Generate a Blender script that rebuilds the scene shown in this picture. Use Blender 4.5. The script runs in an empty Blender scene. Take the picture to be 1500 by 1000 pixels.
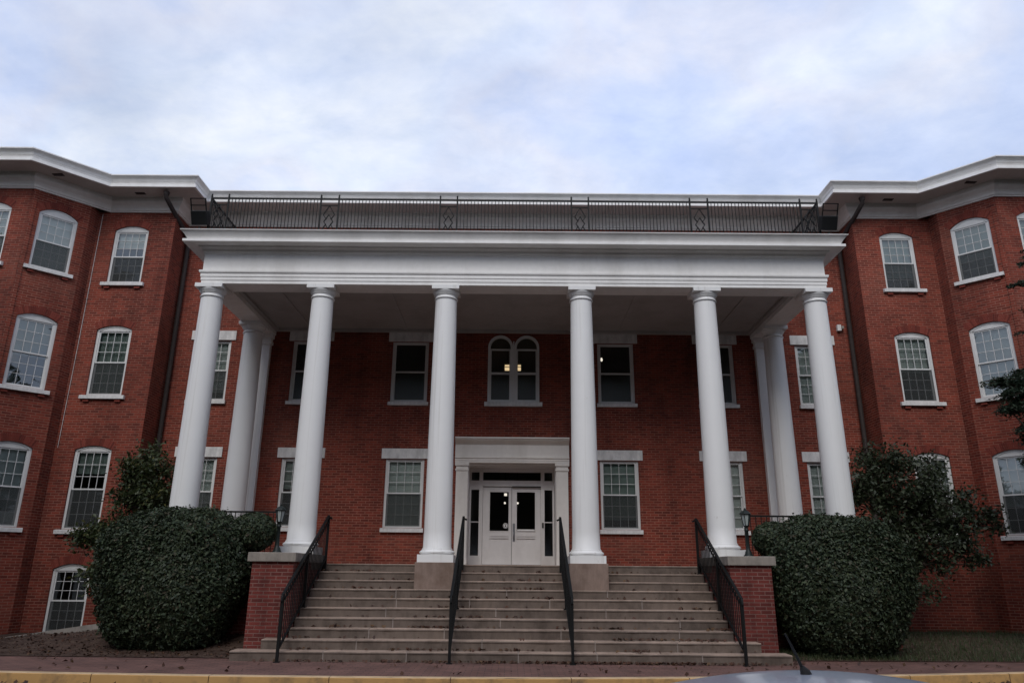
import bpy, bmesh, math, random
import numpy as np
from mathutils import Vector, Matrix
R = math.radians
random.seed(7)
rng = np.random.default_rng(11)
S = bpy.context.scene
C = S.collection

# ------------------------------------------------------------ camera
cam_d = bpy.data.cameras.new('camera')
cam_d.sensor_width = 36.0
cam_d.lens = 25.944
cam_d.clip_end = 3000
cam = bpy.data.objects.new('camera', cam_d)
C.objects.link(cam)
cam.matrix_world = (Matrix.Translation((-0.03, 0, 1.5)) @ Matrix.Rotation(R(90 + 17.37), 4, 'X')
                    @ Matrix.Rotation(R(0.48), 4, 'Z'))
S.camera = cam

# ------------------------------------------------------------ sky, sun, exposure
SUN_EL, SUN_AZ = R(44.5), R(190)          # azimuth clockwise from +Y: behind the camera, a little to the left
w = bpy.data.worlds.new('World')
S.world = w
w.use_nodes = True
nt = w.node_tree
N, L = nt.nodes, nt.links
bg = N['Background']
sky = N.new('ShaderNodeTexSky')
sky.sky_type = 'NISHITA'
sky.sun_disc = False
sky.sun_elevation = SUN_EL
sky.sun_rotation = SUN_AZ
sky.air_density = 1.0
sky.dust_density = 1.5
tc = N.new('ShaderNodeTexCoord')
sep = N.new('ShaderNodeSeparateXYZ')
L.new(tc.outputs['Generated'], sep.inputs[0])


def wmath(op, a, b=None, clamp=False):
    n = N.new('ShaderNodeMath')
    n.operation = op
    n.use_clamp = clamp
    for i, v in enumerate((a, b)):
        if v is None:
            continue
        if isinstance(v, (int, float)):
            n.inputs[i].default_value = v
        else:
            L.new(v, n.inputs[i])
    return n.outputs[0]


zz = wmath('ADD', wmath('MAXIMUM', sep.outputs['Z'], 0.0), 0.28)
comb = N.new('ShaderNodeCombineXYZ')
L.new(wmath('DIVIDE', sep.outputs['X'], zz), comb.inputs[0])
L.new(wmath('DIVIDE', sep.outputs['Y'], zz), comb.inputs[1])


def wnoise(scale, detail, rough, off):
    mp = N.new('ShaderNodeMapping')
    mp.inputs['Location'].default_value = off
    mp.inputs['Scale'].default_value = (1.0, 1.25, 1.0)
    L.new(comb.outputs[0], mp.inputs[0])
    n = N.new('ShaderNodeTexNoise')
    n.inputs['Scale'].default_value = scale
    n.inputs['Detail'].default_value = detail
    n.inputs['Roughness'].default_value = rough
    n.inputs['Distortion'].default_value = 0.25
    L.new(mp.outputs[0], n.inputs['Vector'])
    return n.outputs['Fac']


def wramp(fac, stops):
    r = N.new('ShaderNodeValToRGB')
    e = r.color_ramp.elements
    while len(e) < len(stops):
        e.new(0.5)
    for k, (p, c) in enumerate(stops):
        e[k].position = p
        e[k].color = (*c, 1)
    L.new(fac, r.inputs[0])
    return r.outputs[0]


K = 10.6
cloud = wramp(wnoise(1.9, 7, 0.55, (3.1, 1.7, 0)),
              [(0.30, (0.56, 0.665, 0.95)), (0.42, (0.60, 0.69, 0.93)), (0.50, (0.68, 0.73, 0.895)), (0.58, (0.70, 0.775, 0.955)), (0.72, (0.86, 0.90, 0.98))])
fine = wramp(wnoise(7.5, 6, 0.6, (1.3, 9.1, 0)), [(0.34, (0.90, 0.925, 0.955)), (0.50, (1.0, 1.0, 1.0)), (0.66, (1.09, 1.07, 1.03))])
mid = wramp(wnoise(3.4, 6, 0.6, (6.4, 2.9, 0)), [(0.36, (0.90, 0.92, 0.955)), (0.52, (1.0, 1.0, 1.0)), (0.66, (1.11, 1.085, 1.03))])


def wmul(a, b):
    n = N.new('ShaderNodeMix')
    n.data_type, n.blend_type = 'RGBA', 'MULTIPLY'
    n.inputs[0].default_value = 1.0
    L.new(a, n.inputs[6])
    L.new(b, n.inputs[7])
    return n.outputs[2]


low = wramp(sep.outputs['Z'], [(0.36, (1.10, 1.10, 1.08)), (0.52, (1.03, 1.03, 1.02)), (0.72, (0.96, 0.96, 0.97))])
cloud = wmul(wmul(wmul(cloud, fine), mid), low)
sc = N.new('ShaderNodeVectorMath')
sc.operation = 'SCALE'
L.new(cloud, sc.inputs[0])
sc.inputs['Scale'].default_value = K
gap = wramp(wnoise(1.3, 5, 0.5, (8.0, 4.2, 0)), [(0.42, (0.97, 0.97, 0.97)), (0.68, (0.72, 0.72, 0.72))])
mixs = N.new('ShaderNodeMix')
mixs.data_type = 'RGBA'
L.new(gap, mixs.inputs[0])
L.new(sky.outputs[0], mixs.inputs[6])
L.new(sc.outputs[0], mixs.inputs[7])
L.new(mixs.outputs[2], bg.inputs['Color'])
bg.inputs['Strength'].default_value = 0.105

sun_d = bpy.data.lights.new('sun', 'SUN')
sun_d.energy = 1.5
sun_d.angle = R(32)
sun_d.color = (1.0, 0.96, 0.90)
sun = bpy.data.objects.new('sun', sun_d)
C.objects.link(sun)
sd = Vector((math.sin(SUN_AZ) * math.cos(SUN_EL), math.cos(SUN_AZ) * math.cos(SUN_EL), math.sin(SUN_EL)))
sun.rotation_euler = sd.to_track_quat('Z', 'Y').to_euler()
sun.location = sd * 60

S.view_settings.view_transform = 'Standard'
S.view_settings.look = 'None'
S.view_settings.exposure = 0.0
S.view_settings.gamma = 1.0
S.view_settings.use_curve_mapping = False


# ------------------------------------------------------------ materials
class Mat:
    """small helper around a Principled material"""
    def __init__(s, name, rough=0.6, spec=0.5, metal=0.0):
        s.m = bpy.data.materials.new(name)
        s.m.use_nodes = True
        s.t = s.m.node_tree
        s.N, s.L = s.t.nodes, s.t.links
        s.p = s.N['Principled BSDF']
        s.p.inputs['Roughness'].default_value = rough
        s.p.inputs['Metallic'].default_value = metal
        s.p.inputs['Specular IOR Level'].default_value = spec

    def node(s, t, **kw):
        n = s.N.new(t)
        for k, v in kw.items():
            setattr(n, k, v)
        return n

    def put(s, sock, v):
        if hasattr(v, 'is_linked'):
            s.L.new(v, sock)
        elif isinstance(v, tuple) and len(v) == 3 and sock.type == 'RGBA':
            sock.default_value = (*v, 1)
        else:
            sock.default_value = v

    def coord(s, kind='Object', scale=(1, 1, 1)):
        n = s.node('ShaderNodeTexCoord')
        mp = s.node('ShaderNodeMapping')
        mp.inputs['Scale'].default_value = scale
        s.L.new(n.outputs[kind], mp.inputs[0])
        return mp.outputs[0]

    def noise(s, vec, scale, detail=4, rough=0.55):
        n = s.node('ShaderNodeTexNoise')
        n.inputs['Scale'].default_value = scale
        n.inputs['Detail'].default_value = detail
        n.inputs['Roughness'].default_value = rough
        s.L.new(vec, n.inputs['Vector'])
        return n.outputs['Fac']

    def ramp(s, fac, stops):
        r = s.node('ShaderNodeValToRGB')
        e = r.color_ramp.elements
        while len(e) < len(stops):
            e.new(0.5)
        for k, (p, c) in enumerate(stops):
            if not isinstance(c, tuple):
                c = (c, c, c)
            e[k].position = p
            e[k].color = (*c, 1)
        s.L.new(fac, r.inputs[0])
        return r.outputs[0]

    def mix(s, fac, a, b, blend='MIX'):
        n = s.node('ShaderNodeMix', data_type='RGBA', blend_type=blend)
        s.put(n.inputs[0], fac)
        s.put(n.inputs[6], a)
        s.put(n.inputs[7], b)
        return n.outputs[2]

    def col(s, v):
        s.put(s.p.inputs['Base Color'], v)
        return s

    def bump(s, h, strength=0.3, dist=0.01):
        b = s.node('ShaderNodeBump')
        b.inputs['Strength'].default_value = strength
        b.inputs['Distance'].default_value = dist
        s.L.new(h, b.inputs['Height'])
        s.L.new(b.outputs[0], s.p.inputs['Normal'])
        return s

    def island(s):
        return s.node('ShaderNodeNewGeometry').outputs['Random Per Island']


def brick_mat(name, c1, c2, mortar, weather=1.0):
    m = Mat(name, rough=0.85, spec=0.25)
    uv = m.coord('UV')
    b = m.node('ShaderNodeTexBrick')
    b.offset = 0.5
    b.inputs['Scale'].default_value = 1.0
    b.inputs['Brick Width'].default_value = 0.21
    b.inputs['Row Height'].default_value = 0.067
    b.inputs['Mortar Size'].default_value = 0.0085
    b.inputs['Mortar Smooth'].default_value = 0.3
    b.inputs['Bias'].default_value = -0.1
    m.L.new(uv, b.inputs['Vector'])
    m.put(b.inputs['Color1'], c1)
    m.put(b.inputs['Color2'], c2)
    n1 = m.noise(uv, 0.55, 5, 0.6)
    mort = m.mix(m.ramp(n1, [(0.40, 0.0), (0.62, 1.0)]), mortar, tuple(x * 1.45 for x in mortar))
    m.put(b.inputs['Mortar'], mort)
    mpst = m.coord('UV', (1.0, 0.35, 1))
    n2 = m.noise(mpst, 1.1, 6, 0.62)
    c = m.mix(0.55 * weather, b.outputs['Color'], m.ramp(n2, [(0.30, (0.40, 0.40, 0.42)), (0.5, (0.95, 0.95, 0.95)), (0.75, (1.25, 1.2, 1.2))]), 'MULTIPLY')
    n4 = m.noise(m.coord('UV', (0.9, 0.16, 1)), 1.0, 6, 0.65)
    c = m.mix(0.75, c, m.ramp(n4, [(0.33, (0.50, 0.48, 0.48)), (0.47, (0.98, 0.98, 0.98)), (0.66, (1.20, 1.13, 1.08))]), 'MULTIPLY')
    n5 = m.noise(m.coord('UV'), 0.35, 4, 0.6)
    c = m.mix(m.ramp(n5, [(0.54, 0.0), (0.74, 0.24)]), c, (0.29, 0.14, 0.10))
    n3 = m.noise(m.coord('UV', (4.76, 14.9, 1)), 1.0, 2, 0.5)
    c = m.mix(0.32, c, m.ramp(n3, [(0.3, 0.62), (0.7, 1.35)]), 'MULTIPLY')
    m.col(c)
    hn = m.noise(m.coord('UV'), 70, 3)
    inv = m.node('ShaderNodeMath', operation='MULTIPLY_ADD')
    m.L.new(b.outputs['Fac'], inv.inputs[0])
    inv.inputs[1].default_value = -1.0
    m.L.new(hn, inv.inputs[2])
    m.bump(inv.outputs[0], 0.55, 0.008)
    return m.m


BR1, BR2, MOR = (0.232, 0.046, 0.028), (0.118, 0.026, 0.018), (0.215, 0.096, 0.070)
M = {}
M['brick'] = brick_mat('red_brick', BR1, BR2, MOR)
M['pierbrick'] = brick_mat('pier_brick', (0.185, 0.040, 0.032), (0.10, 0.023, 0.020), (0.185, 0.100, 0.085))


def paint_mat(name, c, dirt=(0.55, 0.53, 0.50), amount=0.35, rough=0.5, scale=1.3, streak=0.22):
    m = Mat(name, rough=rough, spec=0.4)
    v = m.coord('Object', (1, 1, streak))
    n = m.noise(v, scale, 6, 0.62)
    f = m.ramp(n, [(0.45, 0.0), (0.75, amount)])
    a = m.mix(f, c, tuple(x * y for x, y in zip(c, dirt)))
    n2 = m.noise(m.coord('Object'), 9, 3, 0.5)
    m.col(m.mix(0.25, a, m.ramp(n2, [(0.3, 0.85), (0.7, 1.06)]), 'MULTIPLY'))
    m.bump(m.noise(m.coord('Object'), 38, 2), 0.05, 0.004)
    return m.m


M['white'] = paint_mat('white_paint', (0.83, 0.815, 0.795), amount=0.4)
M['cream'] = paint_mat('cream_trim_paint', (0.76, 0.715, 0.67), amount=0.4)
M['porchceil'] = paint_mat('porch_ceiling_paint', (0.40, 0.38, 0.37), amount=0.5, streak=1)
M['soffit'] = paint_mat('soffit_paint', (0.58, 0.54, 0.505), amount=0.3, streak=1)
M['door'] = paint_mat('door_paint', (0.72, 0.685, 0.665), amount=0.35, streak=0.3)
M['sash'] = paint_mat('sash_paint', (0.68, 0.68, 0.67), amount=0.4)


def streak_column():
    m = Mat('column_paint', rough=0.5, spec=0.4)
    base = m.mix(m.noise(m.coord('Object'), 3.0, 5, 0.6), (0.80, 0.795, 0.785), (0.76, 0.755, 0.745))
    st = m.noise(m.coord('Object', (9, 9, 0.16)), 1.0, 5, 0.6)
    c = m.mix(m.ramp(st, [(0.56, 0.0), (0.74, 0.55)]), base, (0.50, 0.475, 0.44))
    fl = m.noise(m.coord('Object', (1, 1, 0.6)), 7.0, 7, 0.7)
    c = m.mix(m.ramp(fl, [(0.68, 0.0), (0.72, 0.7)]), c, (0.52, 0.49, 0.45))
    m.col(c)
    m.bump(m.noise(m.coord('Object'), 25, 4), 0.12, 0.004)
    return m.m


M['column'] = streak_column()


def stone_mat(name, a, b, dark, scale=1.0, joints=False):
    m = Mat(name, rough=0.85, spec=0.2)
    v = m.coord('Object')
    isl = m.island()
    base = m.mix(isl, a, b)
    n = m.noise(v, 2.3 * scale, 7, 0.65)
    c = m.mix(0.8, base, m.ramp(n, [(0.28, dark), (0.52, (1, 1, 1)), (0.78, (1.22, 1.2, 1.16))]), 'MULTIPLY')
    n2 = m.noise(m.coord('Object', (1, 1, 0.3)), 11, 5, 0.7)
    c = m.mix(0.6, c, m.ramp(n2, [(0.3, 0.7), (0.6, 1.1)]), 'MULTIPLY')
    m.col(c)
    m.bump(m.noise(v, 55, 4), 0.25, 0.006)
    return m.m


def lit_top_mat(name, a, b, dark, top):  # stone with light from above painted into its upward faces
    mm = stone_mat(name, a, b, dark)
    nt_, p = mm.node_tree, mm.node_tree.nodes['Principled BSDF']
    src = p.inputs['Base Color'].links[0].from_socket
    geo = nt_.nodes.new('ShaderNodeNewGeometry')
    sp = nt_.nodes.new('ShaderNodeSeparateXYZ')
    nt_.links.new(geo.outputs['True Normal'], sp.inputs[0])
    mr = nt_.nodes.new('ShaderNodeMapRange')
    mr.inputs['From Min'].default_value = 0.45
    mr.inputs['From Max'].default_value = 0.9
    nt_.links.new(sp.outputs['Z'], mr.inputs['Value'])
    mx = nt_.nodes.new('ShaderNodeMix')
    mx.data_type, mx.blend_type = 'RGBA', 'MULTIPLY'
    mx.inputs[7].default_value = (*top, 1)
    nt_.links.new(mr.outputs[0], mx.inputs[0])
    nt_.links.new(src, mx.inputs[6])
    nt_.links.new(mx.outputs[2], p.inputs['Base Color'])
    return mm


M['step'] = lit_top_mat('step_stone', (0.172, 0.134, 0.112), (0.124, 0.097, 0.082), (0.42, 0.40, 0.38), (2.25, 2.15, 2.05))   # up-facing treads painted paler as if lit from above, besides wear
M['mortar'] = stone_mat('pale_mortar', (0.31, 0.26, 0.235), (0.27, 0.23, 0.21), (0.6, 0.6, 0.6))
M['pedestal'] = stone_mat('pedestal_stone', (0.24, 0.175, 0.145), (0.21, 0.155, 0.13), (0.62, 0.56, 0.50))
M['cap'] = stone_mat('cap_stone', (0.27, 0.24, 0.21), (0.235, 0.21, 0.185), (0.5, 0.5, 0.5))
M['concrete'] = stone_mat('old_concrete', (0.30, 0.27, 0.245), (0.27, 0.245, 0.22), (0.5, 0.5, 0.5))
M['sillstone'] = stone_mat('painted_sill_stone', (0.70, 0.69, 0.68), (0.66, 0.65, 0.64), (0.72, 0.72, 0.72))


def iron_mat(name, c, rough=0.45):
    m = Mat(name, rough=rough, spec=0.25)
    n = m.noise(m.coord('Object'), 14, 4)
    m.col(m.mix(n, tuple(x * 0.7 for x in c), tuple(x * 1.5 for x in c)))
    m.bump(m.noise(m.coord('Object'), 60, 2), 0.1, 0.003)
    return m.m


M['iron'] = iron_mat('black_iron_paint', (0.0045, 0.0048, 0.005), 0.6)
M['lampiron'] = iron_mat('green_black_iron', (0.013, 0.018, 0.017))
M['pipe'] = iron_mat('dark_pipe_paint', (0.045, 0.036, 0.034), 0.6)
M['steel'] = Mat('brushed_steel', rough=0.4, metal=0.9).col((0.32, 0.32, 0.33)).m
M['interior'] = Mat('interior_plaster', rough=0.9).col((0.20, 0.18, 0.16)).m
M['roof'] = Mat('roof_membrane', rough=0.9).col((0.10, 0.10, 0.10)).m
M['dark'] = Mat('dark_gap', rough=0.9).col((0.01, 0.01, 0.01)).m
M['rubber'] = Mat('black_rubber', rough=0.7).col((0.012, 0.012, 0.012)).m


def glass_mat(name, tint, base_refl, rough=0.02, wobble=0.06):
    m = Mat(name)
    N_, L_ = m.N, m.L
    out = N_['Material Output']
    tr = m.node('ShaderNodeBsdfTransparent')
    tr.inputs[0].default_value = (*tint, 1)
    gl = m.node('ShaderNodeBsdfGlossy')
    gl.inputs['Roughness'].default_value = rough
    gl.inputs['Color'].default_value = (0.9, 0.95, 0.95, 1)
    bmp = m.node('ShaderNodeBump')
    bmp.inputs['Strength'].default_value = wobble
    bmp.inputs['Distance'].default_value = 0.05
    L_.new(m.noise(m.coord('Object'), 2.2, 1), bmp.inputs['Height'])
    L_.new(bmp.outputs[0], gl.inputs['Normal'])
    fr = m.node('ShaderNodeFresnel')
    fr.inputs['IOR'].default_value = 1.5
    ad = m.node('ShaderNodeMath', operation='MULTIPLY_ADD')
    ad.inputs[1].default_value = 1.0
    ad.inputs[2].default_value = base_refl
    ad.use_clamp = True
    L_.new(fr.outputs[0], ad.inputs[0])
    mx = m.node('ShaderNodeMixShader')
    L_.new(ad.outputs[0], mx.inputs[0])
    L_.new(tr.outputs[0], mx.inputs[1])
    L_.new(gl.outputs[0], mx.inputs[2])
    L_.new(mx.outputs[0], out.inputs[0])
    return m.m


M['glass'] = glass_mat('window_glass', (0.80, 0.85, 0.83), 0.085, 0.02, 0.025)
M['dullglass'] = glass_mat('dusty_glass', (0.62, 0.62, 0.60), 0.02, 0.32, 0.02)
M['doorglass'] = glass_mat('door_glass', (0.6, 0.6, 0.6), 0.02, 0.12, 0.02)
M['carglass'] = glass_mat('car_glass', (0.12, 0.13, 0.13), 0.03, 0.0, 0.0)


def screen_mat():
    m = Mat('insect_screen', rough=0.8)
    tr = m.node('ShaderNodeBsdfTransparent')
    mx = m.node('ShaderNodeMixShader')
    mx.inputs[0].default_value = 0.36
    m.col((0.05, 0.055, 0.055))
    m.L.new(tr.outputs[0], mx.inputs[1])
    m.L.new(m.p.outputs[0], mx.inputs[2])
    m.L.new(mx.outputs[0], m.N['Material Output'].inputs[0])
    return m.m


M['screen'] = screen_mat()


def blind_mat(name, c):
    m = Mat(name, rough=0.8)
    wv = m.node('ShaderNodeTexWave', wave_type='BANDS', bands_direction='Z')
    wv.inputs['Scale'].default_value = 12.0
    m.L.new(m.coord('Object'), wv.inputs['Vector'])
    m.col(m.mix(m.ramp(wv.outputs['Fac'], [(0.3, 0.0), (0.8, 1.0)]), tuple(x * 0.7 for x in c), c))
    return m.m


M['blind'] = blind_mat('pale_blind', (0.80, 0.82, 0.80))
M['curtain'] = blind_mat('grey_green_curtain', (0.42, 0.48, 0.45))


def emit_mat(name, c, s):
    m = Mat(name)
    m.col((0.8, 0.8, 0.8))
    m.put(m.p.inputs['Emission Color'], c)
    m.p.inputs['Emission Strength'].default_value = s
    return m.m


M['lamp'] = emit_mat('lit_lamp_diffuser', (1.0, 0.74, 0.42), 1.25)
M['tube'] = emit_mat('lit_white_diffuser', (1.0, 0.93, 0.80), 1.6)


def leaf_mat(name, cols, rough=0.45, transl=0.15):
    m = Mat(name, rough=rough, spec=0.4)
    isl = m.island()
    k = len(cols)
    m.col(m.ramp(isl, [(i / max(1, k - 1), c) for i, c in enumerate(cols)]))
    d = m.node('ShaderNodeBsdfTranslucent')
    m.L.new(m.p.inputs['Base Color'].links[0].from_socket, d.inputs[0])
    mx = m.node('ShaderNodeMixShader')
    mx.inputs[0].default_value = transl
    m.L.new(m.p.outputs[0], mx.inputs[1])
    m.L.new(d.outputs[0], mx.inputs[2])
    m.L.new(mx.outputs[0], m.N['Material Output'].inputs[0])
    return m.m


M['bushleaf'] = leaf_mat('bush_leaf', [(0.016, 0.027, 0.014), (0.030, 0.048, 0.022), (0.046, 0.068, 0.032), (0.022, 0.034, 0.020), (0.030, 0.046, 0.022), (0.066, 0.082, 0.038), (0.034, 0.050, 0.026), (0.060, 0.046, 0.026)], 0.6)
M['treeleaf'] = leaf_mat('tree_leaf', [(0.022, 0.036, 0.013), (0.036, 0.054, 0.018), (0.050, 0.066, 0.022), (0.028, 0.040, 0.016), (0.09, 0.085, 0.020)], 0.5)
M['treeleaf2'] = leaf_mat('sparse_tree_leaf', [(0.020, 0.030, 0.014), (0.032, 0.044, 0.020), (0.026, 0.036, 0.017), (0.055, 0.068, 0.036)], 0.5)
M['needle'] = leaf_mat('evergreen_leaf', [(0.016, 0.030, 0.018), (0.024, 0.042, 0.024), (0.034, 0.055, 0.030)], 0.55)
M['farleaf'] = leaf_mat('street_tree_leaf', [(0.03, 0.05, 0.02), (0.05, 0.075, 0.028), (0.04, 0.06, 0.024)], 0.5)
M['grass'] = leaf_mat('grass_blade', [(0.026, 0.044, 0.016), (0.040, 0.062, 0.022), (0.055, 0.068, 0.028), (0.075, 0.070, 0.036)], 0.6)
M['deadleaf'] = leaf_mat('dead_leaf', [(0.050, 0.022, 0.014), (0.085, 0.036, 0.020), (0.035, 0.016, 0.012), (0.12, 0.065, 0.030)], 0.7, 0.05)
M['bark'] = stone_mat('bark', (0.060, 0.045, 0.036), (0.05, 0.038, 0.03), (0.5, 0.5, 0.5), 3)


def soil_mat():
    m = Mat('leaf_mulch', rough=0.95, spec=0.1)
    v = m.coord('Object')
    n = m.noise(v, 6, 8, 0.7)
    m.col(m.ramp(n, [(0.3, (0.035, 0.022, 0.018)), (0.5, (0.075, 0.050, 0.040)), (0.7, (0.13, 0.09, 0.07))]))
    m.bump(m.noise(v, 30, 6, 0.7), 0.8, 0.03)
    return m.m


M['soil'] = soil_mat()


def asphalt_mat():
    m = Mat('asphalt', rough=0.9, spec=0.2)
    v = m.coord('Object')
    a = m.noise(v, 90, 3)
    b = m.noise(v, 0.5, 5)
    m.col(m.mix(0.6, m.ramp(a, [(0.3, (0.035, 0.034, 0.034)), (0.7, (0.075, 0.073, 0.07))]), m.ramp(b, [(0.3, 0.7), (0.7, 1.2)]), 'MULTIPLY'))
    m.bump(a, 0.5, 0.008)
    return m.m


M['asphalt'] = asphalt_mat()


def paver_mat():
    m = Mat('brick_pavers', rough=0.85, spec=0.25)
    v = m.coord('Object')
    b = m.node('ShaderNodeTexBrick')
    b.offset = 0.5
    b.inputs['Scale'].default_value = 1.0
    b.inputs['Brick Width'].default_value = 0.21
    b.inputs['Row Height'].default_value = 0.105
    b.inputs['Mortar Size'].default_value = 0.006
    m.L.new(v, b.inputs['Vector'])
    m.put(b.inputs['Color1'], (0.19, 0.100, 0.082))
    m.put(b.inputs['Color2'], (0.140, 0.078, 0.066))
    m.put(b.inputs['Mortar'], (0.06, 0.045, 0.04))
    n = m.noise(v, 1.4, 6, 0.65)
    c = m.mix(0.8, b.outputs['Color'], m.ramp(n, [(0.3, 0.62), (0.55, 1.0), (0.75, 1.3)]), 'MULTIPLY')
    m.col(c)
    m.bump(m.noise(v, 50, 3), 0.3, 0.006)
    return m.m


M['paver'] = paver_mat()


def kerb_mat():
    m = Mat('worn_yellow_paint', rough=0.7, spec=0.3)
    v = m.coord('Object')
    n = m.noise(v, 2.2, 8, 0.7)
    y = m.mix(m.noise(v, 5, 3), (0.60, 0.35, 0.135), (0.50, 0.285, 0.105))
    m.col(m.mix(m.ramp(n, [(0.50, 0.0), (0.60, 0.35), (0.74, 0.9)]), y, (0.14, 0.10, 0.07)))
    m.bump(m.noise(v, 40, 3), 0.3, 0.006)
    return m.m


M['kerb'] = kerb_mat()
M['kerbtop'] = paint_mat('worn_kerb_top_paint', (0.62, 0.45, 0.27), dirt=(0.5, 0.5, 0.5), amount=0.8, scale=3, streak=1)


def car_mat():
    m = Mat('silver_blue_car_paint', rough=0.32, spec=0.5, metal=0.35)
    m.col((0.46, 0.49, 0.55))
    m.p.inputs['Coat Weight'].default_value = 0.6
    m.p.inputs['Coat Roughness'].default_value = 0.08
    n = m.noise(m.coord('Object'), 6, 6, 0.7)
    m.put(m.p.inputs['Roughness'], m.ramp(n, [(0.3, 0.28), (0.7, 0.5)]))
    return m.m


M['car'] = car_mat()


# ------------------------------------------------------------ object helpers
def tag(o, label, cat, group=None, kind=None):
    if label:
        o['label'] = label
    if cat:
        o['category'] = cat
    if group:
        o['group'] = group
    if kind:
        o['kind'] = kind
    return o


def thing(name, label, cat, loc=(0, 0, 0), rz=0, group=None):
    o = bpy.data.objects.new(name, None)
    o.empty_display_size = 0.3
    C.objects.link(o)
    o.location = loc
    o.rotation_euler = (0, 0, rz)
    return tag(o, label, cat, group)


def copy_tree(o, parent=None):
    c = o.copy()
    C.objects.link(c)
    if parent:
        c.parent = parent
    for ch in list(o.children):
        copy_tree(ch, c)
    return c


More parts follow.
